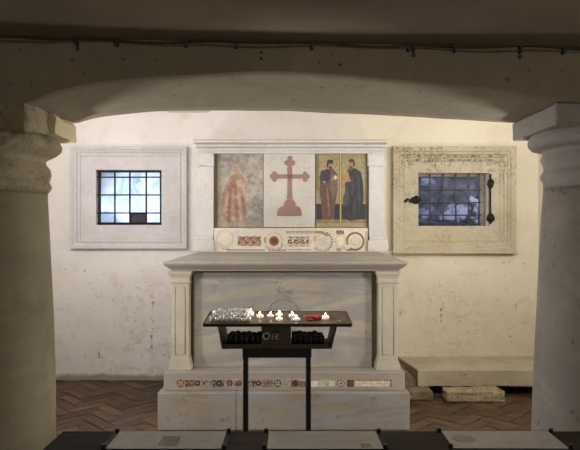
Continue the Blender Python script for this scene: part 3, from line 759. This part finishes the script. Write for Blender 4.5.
cv.poly([(326,169),(333,168.5),(337.5,174),(337.5,190),(335,206),(334,219),(322,220),(321.5,205),(319.5,192),(320,176)], rb)
cv.poly([(319.3,178),(321,171),(327,169.5),(331,172),(329,181),(322,184)], (52,50,62))
cv.poly([(331,172),(337.5,176),(338,188),(333,200),(330,190)], rb2, .8); cv.poly([(323,186),(326,186),(328,218),(325,219)], (92,62,56), .9)
cv.poly([(329,192),(331,192),(333,217),(331,218)], (92,62,56), .7); cv.poly([(326,188),(328,188),(330,216),(329,217)], (150,112,98), .6)
cv.ell(330.2, 164.5, 2.7, 3.6, skin, 1, .2); cv.ell(330.2, 161.7, 3.3, 2.1, hair, 1, .2); cv.ell(327.6, 164.5, 1, 3, hair, 1, .3); cv.ell(330.4, 167.6, 1.7, 1.2, hair, .9, .3)
for e in (-1, 1): cv.ell(330.3+e*1.05, 164.3, .35, .25, (30,22,18), 1, .3)
cv.ell(333.5, 179, 2, 1.3, skin, 1, .3); cv.ell(335.5, 177.5, 1.6, 2, (206,190,140), 1, .2); cv.ell(324, 182, 1.7, 1.2, skin, 1, .3)
cv.ell(323.5, 221, 2.4, 1.1, skin, 1, .3, -.3); cv.ell(333, 220.5, 2.6, 1.1, skin, 1, .3, .4)
fin_saint(cv, 'painting of a haloed dark haired figure in a brown mauve robe')
cv = base_saint(341.2, 367.6)
sl, sl2 = (40,42,46), (70,70,72)
cv.ell(351.5, 163.2, 6.2, 6.4, (148,138,106), 1, .1); cv.ring(351.5, 163.2, 6.2, .5, (120,98,58), .9)
cv.poly([(348,170),(355,168),(361,172),(363,184),(363.5,198),(362,210),(362,219),(347,221),(348,205),(346.5,200),(345,192),(345.5,178)], sl)
cv.poly([(343,198),(348,184),(349,200),(345,207),(343,206)], (70,66,62)); cv.poly([(351,176),(353,176),(356,205),(354,217),(352,205)], sl2, .6)
cv.poly([(357,174),(359,176),(361,200),(359,214),(358,200)], sl2, .5); cv.poly([(354,190),(356,192),(350,216),(348,216)], (30,30,34), .8)
cv.ell(351.3, 163.8, 2.8, 3.8, skin, 1, .2); cv.ell(351.6, 160.6, 3, 1.8, (60,48,40), 1, .2); cv.ell(354, 164, 1, 2.8, (60,48,40), 1, .3); cv.ell(350.8, 168.4, 2.2, 2.8, (92,76,60), 1, .3)
for e in (-1, 1): cv.ell(351+e*1.05, 163.5, .35, .25, (30,22,18), 1, .3)
cv.poly([(343.5,174),(348.5,172.5),(350,180),(346,182.5),(343.5,180)], (170,124,84)); cv.ell(344.8, 171.5, 1, 2.2, (180,136,96), 1, .2); cv.ell(349, 180.5, 2, 1.3, skin, 1, .3)
cv.ell(348, 221.8, 2.8, 1.2, skin, 1, .3, .5); cv.ell(361, 220.5, 2, 1.1, skin, 1, .3)
cv.rect(365.4, 367.6, 154, 226, (88,76,52), .6)
fin_saint(cv, 'painting of a haloed bearded figure in dark slate robes holding an orange book')
bm = B(); box(bm, wx(340, 4.96), wx(341.2, 4.96), 4.957, 5.018, wz(227.3, 4.96), wz(153.5, 4.96)); build('divider_strip', bm, simple('gilded_divider', (186,170,124), .5, 0, 40, .2, .1), R)
# mosaic base slab
cv = Canvas(213.8, 368, 228, 251.5, 5, (208,200,186))
cv.grain(5, 4)
br, rd, ltc = (116,88,62), (112,62,44), (218,210,192)
cv.ring(224.8, 239, 8.4, .7, (170,158,138), .8); cv.ring(224.8, 239, 6, .5, (180,168,150), .7); cv.ell(224.8, 239, 5.6, 5.6, (216,208,184), 1, .1)
cv.checks(237.8, 261, 236.4, 246, 1.5, [rd, (206,190,168), (100,52,40), rd, (176,130,104)])
for k in range(3): cv.poly([(239+k*7.5,245.6),(242.6+k*7.5,238),(246.2+k*7.5,245.6)], (190,150,126), .55)
cv.rect(227, 265, 249.3, 250.6, br, .8); cv.rect(222, 230, 248.6, 249.6, br, .6)
cv.ring(274, 241, 9.2, 1.3, (190,176,150), .8, 26); cv.ring(274, 241, 7.8, .6, (160,140,116), .7); cv.ell(274, 241, 5, 5, (150,104,76), 1, .15); cv.ell(274, 241, 3.6, 3.6, rd, 1, .3); cv.ring(274, 241, 9.6, 1.2, br, .9, 30, .4, 2.6)
cv.rect(264, 266, 237, 243, (146,110,80), .6); cv.checks(268, 286, 249.3, 251, 1, [br, ltc, rd])
cv.checks(285.5, 316, 231, 233.3, 1.15, [br, ltc, (96,60,44), (190,160,120)]); cv.checks(287.8, 309, 236.6, 246.4, 1.55, [rd, ltc, (176,130,80), (88,52,40)])
cv.rect(297, 303, 236.6, 243.5, (140,140,138), .8); cv.rect(287.5, 311, 249, 250.4, (170,150,124), .8)
cv.poly([(315,231),(322,231),(329,235),(327,236.6),(321,233.6),(315,233)], (150,106,64), .9); cv.ring(322.5, 241.5, 9.6, 1.9, br, .95, 22, -1.2, 2.5); cv.ring(322.5, 241.5, 7.6, .6, (186,170,148), .8); cv.ell(322.5, 241.5, 4.5, 4.5, (196,190,176), .8, .2)
cv.rect(313.5, 316.5, 236, 241, (176,140,116), .6)
cv.checks(336.3, 344, 230.4, 234.4, 1.2, [br, (110,70,50), (170,140,110)]); cv.rect(337.5, 343.5, 236, 245.5, (222,214,186)); cv.ring(340.5, 240.8, 5.4, .5, (150,140,120), .6); cv.rect(336.3, 341, 248, 252, (142,138,128), .9); cv.rect(341, 346, 247, 250, (176,160,140), .6)
cv.ring(355.2, 241.3, 8.4, 2., br, .95, 0, -PI, 2.2); cv.ring(355.2, 241.3, 8.4, 1.3, (150,84,60), .7, 18, -2.9, 2.2); cv.rect(346.5, 357, 249, 250.8, (130,76,54), .9); cv.rect(346.5, 348, 240, 245, br, .9)
cv.ell(355.5, 241.3, 3.8, 4.2, (206,198,176), 1, .15); cv.ring(355.5, 241.3, 4.2, .5, (160,146,122), .7); cv.rect(365, 368, 231, 252, (166,152,134), .7)
cv.grain(9, 1.2)
o = cv.mesh('mosaic_slab', 4.94, .079, R); tag(o, 'white slab inlaid with red checkers, discs and curling bands')

# ------------------------------------------------------------------ bench and stones at right
bm = B()
YBn = 4.79; zt, zb = wz(370, YBn), wz(386, YBn)
pts = [(wx(418, YBn), YBn), (2.34, YBn), (2.34, 5.295), (wx(397.5, 5.29), 5.295)]
ls = [[(x, y, zb) for x, y in pts], [(x, y, zt-.006) for x, y in pts], [(x+(.006 if i in (0, 3) else 0), y+(.006 if i < 2 else 0), zt) for i, (x, y) in enumerate(pts)]]
loops(bm, ls, True, True)
bmesh.ops.subdivide_edges(bm, edges=[e for e in bm.edges if e.calc_length() > .4], cuts=24)
bm.normal_update()
for v in bm.verts:
    if v.co.y < 5.2 and 1.1 < v.co.x < 2.3: v.co.z += .005*noise.noise(v.co*9); v.co.y += .004*noise.noise(v.co*13)
tag(build('stone_bench', bm, M['bench']), 'long low cream stone ledge along the wall right of the altar', 'bench')
def rock(name, x0, x1, y0, y1, z0, z1, mat, amp, freq, label, cat, seed, rot=0, cuts=7, tilt=0):
    bm = B(); box(bm, x0, x1, y0, y1, z0, z1, min(x1-x0, z1-z0)*.14, seg=2)
    bmesh.ops.subdivide_edges(bm, edges=list(bm.edges), cuts=cuts, use_grid_fill=True) if cuts < 4 else None
    if cuts >= 4:
        bmesh.ops.subdivide_edges(bm, edges=[e for e in bm.edges if e.calc_length() > .04], cuts=cuts, use_grid_fill=True)
    bm.normal_update()
    for v in bm.verts:
        p = v.co*freq+Vector((seed, 0, seed)); v.co += v.normal*amp*(noise.noise(p)+.5*noise.noise(p*2.5))
        if v.co.z < 0: v.co.z = 0
        if v.co.y > 5.295: v.co.y = 5.295
    if tilt:
        c = Vector((x0, 0, z1)); bmesh.ops.rotate(bm, verts=bm.verts, cent=c, matrix=Matrix.Rotation(tilt, 3, 'Y'))
        lo = min(v.co.z for v in bm.verts); bmesh.ops.translate(bm, verts=bm.verts, vec=(0, 0, -lo if lo < 0 else 0))
    return tag(build(name, bm, mat, smooth=True), label, cat)
rock('fallen_stone', wx(446, 4.62), wx(504, 4.62), 4.60, 4.765, .001, wz(389.5, 4.66), M['speckled'], .012, 14, 'speckled fragment of carved stone on the floor in front of the low ledge', 'stone', 3, cuts=8)
rock('rubble_stone', wx(407, 4.7), wx(431.5, 4.7), 4.66, 4.78, .001, .083, M['rubble'], .012, 12, 'small brown rubble block on the floor under the left end of the ledge', 'stone', 8)
bm = B()
ya, yb = 4.81, 5.27
prism_xz(bm, [(.885, .002), (1.10, .002), (1.09, .06), (1.085, .083), (1.075, .14), (1.02, .19), (.95, .205), (.885, .21)], ya, yb)
bmesh.ops.subdivide_edges(bm, edges=list(bm.edges), cuts=6, use_grid_fill=True); bmesh.ops.triangulate(bm, faces=[f for f in bm.faces if len(f.verts) > 4])
bmesh.ops.subdivide_edges(bm, edges=[e for e in bm.edges if e.calc_length() > .05], cuts=2)
bm.normal_update()
for v in bm.verts:
    v.co += v.normal*.008*noise.noise(v.co*16)
    v.co.x = max(v.co.x, .882)
    if v.co.z < 0: v.co.z = 0
# pull it clear of the oblique end of the ledge
for v in bm.verts:
    xe = wx(418, YBn)+(v.co.y-YBn)/(5.295-YBn)*(wx(397.5, 5.29)-wx(418, YBn))
    if v.co.z > .078 and v.co.x > xe-.012: v.co.x = max(.882, xe-.012) if v.co.z > .09 else v.co.x
    if v.co.z > .083 and v.co.x > xe-.013: v.co.z = .083
tag(build('rubble_stone', bm, M['rubble']), 'rough broken masonry wedged between altar and ledge', 'stone')
bm = B(); box(bm, 1.62, 2.33, 5.02, 5.29, 0, zb-.012, .01); box(bm, 1.15, 1.5, 5.1, 5.29, 0, zb-.012, .01)
tag(build('ledge_support', bm, M['rubble']), 'dark supporting blocks in the shadow underneath the low ledge', 'support')

# ------------------------------------------------------------------ votive candle stand
ZT = .98; dz_ = EYE-ZT
def ty(py): return dz_*F/(py-HZ)
yf_, yb_ = ty(323.7), ty(311.6)
ST = thing('votive_candle_stand', (wx(277.5, 2.8), 2.8, 0), 'dark metal votive candle stand with shallow tray in front of the altar', 'candle stand')
def trap(y): 
    t = (y-yf_)/(yb_-yf_); return wx(204, yf_)*(1-t)+wx(211, yb_)*t, wx(351, yf_)*(1-t)+wx(345.5, yb_)*t
a0, a1 = trap(yf_); b0, b1 = trap(yb_)
bm = B(); loops(bm, [[(a0, yf_, ZT-.006), (a1, yf_, ZT-.006), (b1, yb_, ZT-.006), (b0, yb_, ZT-.006)], [(a0, yf_, ZT), (a1, yf_, ZT), (b1, yb_, ZT), (b0, yb_, ZT)]], True, True)
TR = build('tray', bm, M['tray'], ST)
bm = B(); e = .006
box(bm, a0-.004, a1+.004, yf_-e, yf_-.0005, ZT-.014, ZT+.001, .001)
loops(bm, [[(a0-.006, yf_, ZT-.012), (a0-.0005, yf_, ZT-.012), (b0-.0005, yb_, ZT-.012), (b0-.006, yb_, ZT-.012)], [(a0-.006, yf_, ZT+.002), (a0-.0005, yf_, ZT+.002), (b0-.0005, yb_, ZT+.002), (b0-.006, yb_, ZT+.002)]], True, True)
loops(bm, [[(a1+.0005, yf_, ZT-.012), (a1+.006, yf_, ZT-.012), (b1+.006, yb_, ZT-.012), (b1+.0005, yb_, ZT-.012)], [(a1+.0005, yf_, ZT+.002), (a1+.006, yf_, ZT+.002), (b1+.006, yb_, ZT+.002), (b1+.0005, yb_, ZT+.002)]], True, True)
box(bm, b0-.006, b1+.006, yb_+.0005, yb_+.006, ZT-.012, ZT+.002)
build('tray_rim', bm, M['stand_metal'], TR)
ytf = 2.70; ytb = 2.93
zbt, ztt = wz(347.5, ytf), ZT-.0065
# trough: slanted cheeks and floor
for (t0, t1, u0, u1) in ((217, 226, 221.5, 229), (338, 329, 332, 325)):
    bm = B(); lo = sorted((t0, t1)); lb = sorted((u0, u1))
    loops(bm, [[(wx(lb[0], ytf), ytf, zbt), (wx(lb[0], ytf)+.008, ytf, zbt), (wx(lb[0], ytf)+.008, ytb, zbt), (wx(lb[0], ytf), ytb, zbt)],
               [(wx(lo[0], ytf), ytf, ztt), (wx(lo[0], ytf)+.008, ytf, ztt), (wx(lo[0], ytf)+.008, ytb, ztt), (wx(lo[0], ytf), ytb, ztt)]] if t0 < t1 else
              [[(wx(lb[1], ytf)-.008, ytf, zbt), (wx(lb[1], ytf), ytf, zbt), (wx(lb[1], ytf), ytb, zbt), (wx(lb[1], ytf)-.008, ytb, zbt)],
               [(wx(lo[1], ytf)-.008, ytf, ztt), (wx(lo[1], ytf), ytf, ztt), (wx(lo[1], ytf), ytb, ztt), (wx(lo[1], ytf)-.008, ytb, ztt)]], True, True)
    build('trough_cheek', bm, M['box_metal'], ST)
bm = B(); box(bm, wx(221.5, ytf), wx(332, ytf), ytf, ytb, zbt-.007, zbt-.0005, .001); box(bm, wx(222, ytf)+.01, wx(331.5, ytf)-.01, ytf, ytf+.004, zbt, zbt+.016); build('trough_floor', bm, M['box_metal'], ST)
bm = B(); box(bm, wx(261.5, ytf), wx(291, ytf), ytf-.004, ytb-.03, zbt, ztt, .002); CB = build('coin_box', bm, M['box_metal'], ST)
lx, lz = wx(266.4, ytf), wz(335.7, ytf); yl = ytf-.004
bm = B(); tube(bm, [(lx+.0145*math.cos(t), yl-.003, lz+.0145*math.sin(t)) for t in np.linspace(0, 2*PI, 33)], .0045, 8); build('lock_ring', bm, M['chrome'], CB, smooth=True)
bm = B(); bmesh.ops.create_cone(bm, cap_ends=True, segments=24, radius1=.0095, radius2=.009, depth=.006, matrix=Matrix.Translation((lx, yl-.0025, lz)) @ Matrix.Rotation(PI/2, 4, 'X')); build('keyhole', bm, M['bolt'], CB)
bm = B(); box(bm, wx(272.5, ytf), wx(279.5, ytf), yl-.002, yl+.0005, wz(332, ytf), wz(330.8, ytf)); build('coin_slot', bm, M['bolt'], CB)
def text(name, s, size, loc, rot, mat, parent, ext=.0004):
    c = bpy.data.curves.new(name, 'FONT'); c.body = s; c.size = size; c.extrude = ext; c.align_x = 'CENTER'; c.align_y = 'CENTER'
    t = bpy.data.objects.new(name, c); COL.objects.link(t)
    t.matrix_world = Matrix.Translation(loc) @ rot.to_4x4()
    bpy.context.view_layer.update()
    dg = bpy.context.evaluated_depsgraph_get(); me = bpy.data.meshes.new_from_object(t.evaluated_get(dg)); me.transform(t.matrix_world)
    bpy.data.objects.remove(t); me.materials.clear(); me.materials.append(mat)
    o = bpy.data.objects.new(name, me); COL.objects.link(o); o.parent = parent
    b = Vector((0,0,0)); p = parent
    while p is not None: b += p.location; p = p.parent
    me.transform(Matrix.Translation(-b)); return o
text('painted_price', '1€', .036, (wx(275, ytf), yl-.001, wz(337.2, ytf)), Matrix.Rotation(PI/2, 3, 'X'), M['whitepaint'], CB)
# legs
yl0 = 2.80
bm = B(); box(bm, wx(242.5, yl0), wx(311.5, yl0), yl0-.02, yl0+.02, wz(357, yl0), zbt-.0075, .002); build('crossbar', bm, M['stand_metal'], ST)
for a, b in ((243, 248.3), (305.8, 311)):
    bm = B(); box(bm, wx(a, yl0), wx(b, yl0), yl0-.016, yl0+.016, .02, wz(357, yl0), .002); lg = build('leg', bm, M['stand_metal'], ST)
    bm = B(); box(bm, wx(a, yl0)-.01, wx(b, yl0)+.01, yl0-.2, yl0+.2, 0, .02, .003); build('foot', bm, M['stand_metal'], lg)

# candles
def lit_candle(px, py, tall, label, stump=False):
    yy = ty(py); x = wx(px, yy); r = .0185; h = .013+tall
    o = thing('votive_candle', (x, yy, ZT), label, 'candle', None)
    bm = B(); lathe(bm, [(r*.9, .0005), (r, .003), (r, h), (r-.001, h), (r-.001, .0035), (r*.3, .003)], 20, x, yy, ZT); build('cup', bm, M['clearcup'], o, norm=True)
    bm = B(); lathe(bm, [(r-.0015, .004), (r-.0015, h-.003), (r*.6, h-.005), (.001, h-.0055)], 20, x, yy, ZT); build('wax', bm, M['litwax'], o)
    bm = B(); tube(bm, [(x, yy, ZT+h-.006), (x+.0005, yy, ZT+h+.004)], .0007, 6); build('wick', bm, M['bolt'], o)
    bm = B(); lathe(bm, [(.0006, 0), (.003, .002), (.0038, .004), (.003, .007), (.0014, .0095), (.0003, .012)], 12, x, yy, ZT+h+.001); build('flame', bm, M['flame'], o)
    return o
lit_candle(260, 318, .004, 'lit tealight, leftmost of the separate flames, beside the cluster of empty cups')
lit_candle(270.5, 317, .0, 'weakly burning tealight, second from the left among the separate flames')
lit_candle(279.4, 316.2, .004, 'lit tealight near the tray centre, behind another flame')
lit_candle(279.2, 320.5, .002, 'lit tealight near the tray centre, in front of another flame')
lit_candle(292.2, 317.3, .004, 'lit tealight right of the centre pair, rear one of two close together')
lit_candle(296.5, 320.5, .0, 'lit tealight right of the centre pair, front one of two close together')
lit_candle(325.5, 319.5, .006, 'lit tealight alone on the right part of the tray, beyond the red cup')
proto = None
def cup(x, yy, label, group, h=.03, clear=True):
    r = .0104
    o = thing('empty_candle_cup', (x, yy, ZT), label, 'candle cup', group)
    bm = B(); lathe(bm, [(r*.85, .0005), (r, .002), (r*1.06, h), (r*1.0, h), (r*.92, .003), (r*.2, .0028)], 16, x, yy, ZT); build('cup', bm, M['palecup'] if clear else M['silver'], o)
    bm = B(); lathe(bm, [(r*.8, .0045), (r*.82, .009), (r*.2, .0095)], 14, x, yy, ZT); build('wax', bm, M['wax'] if not clear else M['darkcup'], o)  # pale cups: shade of the gaps put into a dark filling colour
    return o
rng = random.Random(5)
pc = cup(wx(211.9, ty(322.3)), ty(322.3), 'empty frosted white tealight cup in the packed cluster at the left of the tray', 'empty cups clustered on the tray')
pm = cup(wx(217, ty(322.3)), ty(322.3), 'empty silver tealight cup in the packed cluster at the left of the tray', 'empty silver cups clustered on the tray', .024, False)
rows = ((322.3, [222.2, 227.4, 232.8, 238, 243.4, 248.4]), (319.8, [214.6, 219.8, 225, 230.2, 235.4, 240.8, 246]), (317.4, [216.6, 222, 227.2, 232.6, 238, 243.2]), (315.2, [214.6, 219.8, 225, 230.2, 235.6, 241, 246.4]))
for py, xs in rows:
    for k, px in enumerate(xs):
        src = pc if rng.random() < .6 else pm
        c = copy_tree(src); yy = ty(py); c.location = (wx(px, yy)+rng.uniform(-.0015, .0015), yy, ZT+.0008)
        c.rotation_euler = (rng.uniform(-.05, .05), rng.uniform(-.05, .05), rng.uniform(0, 6)); c.scale = (1, 1, rng.uniform(.7, 1.25))
# glowing one at the right end of the cluster
lit_candle(250.8, 316.2, .012, 'lit orange glowing candle at the right edge of the cup cluster')
# stored dark cups in the trough
d0 = None
for side, xs in ((0, [229.5, 235.2, 240.9, 246.6, 252.3, 258]), (1, [294.8, 300.2, 305.6, 311, 316.4, 321.8])):
    for row, yy in enumerate((2.735, 2.79, 2.85)):
        for k, px in enumerate(xs):
            X = wx(px, ytf)
            if d0 is None:
                bm = B(); lathe(bm, [(.0125, 0), (.0145, .003), (.0155, .05), (.0135, .058), (.006, .062)], 14, X, yy, zbt+.0005); d0 = build('stored_candle', bm, M['darkcup']); d0.data.transform(Matrix.Translation((-X, -yy, -zbt))); d0.location = (X, yy, zbt); c = d0
                bmx = 1
            else:
                c = d0.copy(); COL.objects.link(c); c.location = (X+rng.uniform(-.002, .002), yy, zbt)
                c.scale = (1, 1, rng.uniform(.74, .9))
            s = ('left', 'right')[side]
            tag(c, 'unlit dark cased candle stored in the trough %s of the coin box' % s, 'candle', 'stored candles %s of the coin box' % s)
# red cup on its side with crumpled lid, matches
xx, yy = wx(312, ty(320)), ty(320)
rc_ = thing('red_candle_cup', (xx, yy, ZT), 'red plastic candle cup lying squashed on the right half of the tray', 'candle cup')
bm = B(); v = lathe(bm, [(.009, -.03), (.0105, -.028), (.0125, .03), (.0115, .03), (.0095, -.026)], 16)
bmesh.ops.rotate(bm, verts=bm.verts, cent=(0,0,0), matrix=Matrix.Rotation(PI/2, 3, 'Y')); bmesh.ops.translate(bm, verts=bm.verts, vec=(xx, yy, ZT+.0128)); build('cup', bm, M['red'], rc_)
bm = B(); bmesh.ops.create_icosphere(bm, subdivisions=3, radius=.014, matrix=Matrix.Translation((xx+.034, yy+.01, ZT+.0125)) @ Matrix.Diagonal((1.1,.8,.75,1))); wear(bm, .006, 60)
for v in bm.verts: v.co.z = max(v.co.z, ZT+.0005)
build('torn_wrapper', bm, M['red'], rc_)
bm = B(); bmesh.ops.create_icosphere(bm, subdivisions=2, radius=.012, matrix=Matrix.Translation((xx-.012, yy-.028, ZT+.006)) @ Matrix.Diagonal((1.3,.7,.45,1))); build('shard', bm, M['red'], rc_)
for (a, b, c, d, lab) in ((303.5, 316.3, 310, 315.8, 'used match lying behind the red cup'), (337.5, 321.6, 341.5, 320.8, 'short used match at the right front of the tray'), (342, 319.2, 346, 318.9, 'pale spent match at the right end of the tray')):
    bm = B(); tube(bm, [(wx(a, ty(b)), ty(b), ZT+.0025), (wx(c, ty(d)), ty(d), ZT+.0025)], .002, 6); m_ = tag(build('used_match', bm, M['match']), lab, 'match')

# ------------------------------------------------------------------ foreground rail with information plates
ZR = .88; dr = EYE-ZR; YR = dr*F/(431.3-HZ)
rail = thing('display_rail', (.3, 1.3, 0), 'dark wooden rail across the foreground carrying the information plates', 'railing')
bm = B(); loops(bm, [[(-.608, YR, ZR-.035), (-.608, 1.08, ZR-.035), (1.25, 1.08, ZR-.035), (1.25, YR, ZR-.035)], [(-.608, YR, ZR), (-.608, 1.08, ZR), (1.25, 1.08, ZR), (1.25, YR, ZR)]], True, True)
build('top_board', bm, M['wood'], rail)
for x in (-.57, .32, 1.21):
    bm = B(); box(bm, x-.03, x+.03, 1.24, 1.34, 0, ZR-.035, .004); build('post', bm, M['wood'], rail)
bm = B(); box(bm, -.54, 1.18, 1.27, 1.31, .12, .2, .004); build('lower_bar', bm, M['wood'], rail)
def plate(x0, x1, y0, y1, rot, label, deco):
    cx, cy = (x0+x1)/2, (y0+y1)/2
    o = thing('information_plate', (cx, cy, ZR), label, 'sign')
    w, h = (x1-x0)/2, (y1-y0)/2
    def L(bm): return bm
    def fin(name, bm, mat, par=None):
        bmesh.ops.rotate(bm, verts=bm.verts, cent=(0,0,0), matrix=Matrix.Rotation(rot, 3, 'Z')); bmesh.ops.translate(bm, verts=bm.verts, vec=(cx, cy, ZR)); return build(name, bm, mat, par or o)
    bm = B(); box(bm, -w+.012, w-.012, -h+.004, h-.003, .0005, .0025); pp = fin('paper', bm, M['paper'])
    bm = B()
    for k in range(6):
        yy = h-.022-k*.015
        for (a, b) in deco['text']: box(bm, a, b-.01*(k % 3), yy-.0011, yy+.0011, .0026, .0029)
    fin('faint_text_lines', bm, M['ink'], pp)
    if deco.get('pic'):
        a, b, c, d = deco['pic']; bm = B(); box(bm, a, b, c, d, .0030, .0033)
        fin('small_picture', bm, M['picture'], pp)
    if deco.get('oval'):
        a, b, c, d = deco['oval']; bm = B(); bmesh.ops.create_cone(bm, cap_ends=True, segments=32, radius1=1, radius2=1, depth=.0004, matrix=Matrix.Translation((a, b, .0032)) @ Matrix.Diagonal((c, d, 1, 1))); fin('round_emblem', bm, M['ink'], pp)
    bm = B(); box(bm, -w, w, -h, h, .0036, .0066, .0005); fin('acrylic_cover', bm, M['acrylic'])
    for sx in (-1, 1):
        for sy in (-1, 1):
            bm = B(); lathe(bm, [(.0058, .0005), (.0058, .0085), (.0045, .0105), (.001, .011)], 16, sx*(w-.005), sy*(h-.005)); fin('bolt', bm, M['bolt'])
    return o
yp1, yp0 = YR-.004, YR-.125
plate(wx(117.5, YR)-.003, wx(231, YR), yp0, yp1, 0, 'white information plate with a small square picture, leftmost on the rail', {'text': [(-.09,-.03), (.03,.11)], 'pic': (-.018,.03,-.045,.02)})
plate(wx(264.5, YR), wx(380, YR), yp0, yp1, 0, 'white information plate with faint text, in the middle of the rail', {'text': [(-.12,.1)], 'pic': (.09,.115,-.055,-.03)})
plate(wx(436.5, YR), wx(551, YR), yp0+.003, yp1+.002, -.01, 'white information plate with a grey oval stain, rightmost on the rail', {'text': [(0,.12)], 'oval': (-.1,.0,.03,.028)})

# ------------------------------------------------------------------ cable along the ceiling joint
c1 = thing('ceiling_cable', (0, YF-.02, 2.07), 'dusty cables clipped along the joint of low ceiling and arch', 'cable')
def zc(x, y=YF): return 2.072-.018*x
for k, (mat, dzz, r) in enumerate(((M['cable'], -.014, .0035), (M['cable_dark'], -.006, .0035))):
    bm = B(); pts = []
    for i in range(120):
        x = -2.3+4.6*i/119; pts.append((x, YF-.009-.005*k+.002*math.sin(x*9+k), zc(x)+dzz+.004*math.sin(x*7+k*2)+.003*math.sin(x*17)))
    tube(bm, pts, r, 8); build('cable', bm, mat, c1, smooth=True)
for px in (78, 118, 187, 237, 312, 408, 413, 454, 519, 562):
    x = wx(px, YF); bm = B(); box(bm, x-.004, x+.004, YF-.02, YF, zc(x)-.026, zc(x)+.0, .001)
    if px in (78, 413, 519): box(bm, x-.003, x+.006, YF-.012, YF, zc(x)-.042, zc(x)-.03, .001)
    build('cable_clip', bm, M['cable_dark'], c1)
for i, (px, py) in enumerate(((261.5, 53), (261.5, 59), (340, 65))):
    x = wx(px, YF); bm = B(); tube(bm, [(x, YF+.001, wz(py, YF)), (x, YF-.008, wz(py, YF))], .004, 8)
    tag(build('wall_plug', bm, M['bolt']), ['upper of two black plugs in the arch face above the retable', 'lower of two black plugs in the arch face above the retable', 'single black plug low on the arch face, right of centre'][i], 'wall plug')

# ------------------------------------------------------------------ lamps
def spot_fixture(loc, target, col, power, size, label, strength=None):
    o = thing('wall_lamp', loc, label, 'lamp')
    d = (Vector(target)-Vector(loc)).normalized()
    bm = B(); bmesh.ops.create_cone(bm, cap_ends=True, segments=24, radius1=.03, radius2=size+.008, depth=.1)
    rot = d.to_track_quat('Z', 'Y').to_matrix()
    bmesh.ops.rotate(bm, verts=bm.verts, cent=(0,0,0), matrix=rot); bmesh.ops.translate(bm, verts=bm.verts, vec=Vector(loc)-d*.06); build('lamp_housing', bm, M['lamp_body'], o)
    L = bpy.data.lights.new('lamp_light', 'AREA'); L.shape = 'DISK'; L.size = size*2; L.energy = power; L.color = col; L.spread = PI
    lo = bpy.data.objects.new('lamp_light', L); COL.objects.link(lo); lo.parent = o
    lo.matrix_basis = d.to_track_quat('-Z', 'Y').to_matrix().to_4x4(); lo.location = d*.012
    return o
spot_fixture((-1.45, 2.75, 2.12), (-.5, 5.0, 1.1), (.98, .96, 1), 18, .16, 'white spotlight behind the arch on the left of the altar bay')
spot_fixture((1.45, 2.75, 2.12), (.5, 5.0, 1.1), (1, .96, .89), 17, .16, 'white spotlight behind the arch on the right of the altar bay')
spot_fixture((-2.2, 3.75, 2.1), (-.3, 5.0, 1.9), (.98, .96, 1), 12.5, .2, 'white spotlight on the left side wall of the altar bay')
spot_fixture((2.2, 3.75, 2.1), (.3, 5.0, 1.9), (1, .96, .89), 12.5, .2, 'white spotlight on the right side wall of the altar bay')
spot_fixture((-2.15, 3.0, .5), (.1, 2.3, 2.0), (1, .96, .95), 34, .15, 'added unseen uplight for the arch soffit, near the floor on the left side of the altar bay')  # added pair of unseen uplights, there to brighten the arch soffit
spot_fixture((2.15, 3.0, .5), (-.1, 2.3, 2.0), (1, .96, .92), 34, .15, 'added unseen uplight for the arch soffit, near the floor on the right side of the altar bay')
L = bpy.data.lights.new('aisle_fill_light', 'POINT'); L.shadow_soft_size = .1; L.energy = 36; L.color = (1, .95, .86)  # added fill light for the near aisle, its source unseen
o = thing('aisle_fill_lamp', (0.7, -.6, 2.1), 'added fill lamp over the near aisle, unseen behind the viewer', 'lamp')
bm = B(); tube(bm, [(.7, -.6, 2.2), (.7, -.6, 1.82)], .004); build('cord', bm, M['cable_dark'], o)
bm = B(); lathe(bm, [(.012, .06), (.022, .05), (.022, 0), (.018, 0)], 20, .7, -.6, 1.80); build('lamp_holder', bm, M['lamp_body'], o)
lo = bpy.data.objects.new('lamp_light', L); COL.objects.link(lo); lo.parent = o; lo.location = (0, 0, -.42)

# sky outside
w = bpy.data.worlds.new('sky'); S.world = w; w.use_nodes = True
bg = w.node_tree.nodes['Background']; sky = w.node_tree.nodes.new('ShaderNodeTexSky')
sky.sky_type = 'NISHITA'; sky.sun_disc = False; sky.sun_elevation = math.radians(35); sky.sun_rotation = 2.0
w.node_tree.links.new(sky.outputs[0], bg.inputs[0]); bg.inputs[1].default_value = 1.9

# ------------------------------------------------------------------ camera
cam = bpy.data.cameras.new('camera'); co = bpy.data.objects.new('camera', cam); COL.objects.link(co)
cam.sensor_fit = 'HORIZONTAL'; cam.sensor_width = 36; cam.lens = F/580*36
cam.shift_y = (HZ-225)/580; cam.clip_start = .05
co.location = (0, 0, EYE); co.rotation_euler = (PI/2, 0, 0)
S.camera = co
S.view_settings.view_transform = 'Standard'; S.view_settings.look = 'None'; S.view_settings.gamma = 1; S.view_settings.use_curve_mapping = False
S.view_settings.exposure = 0.0
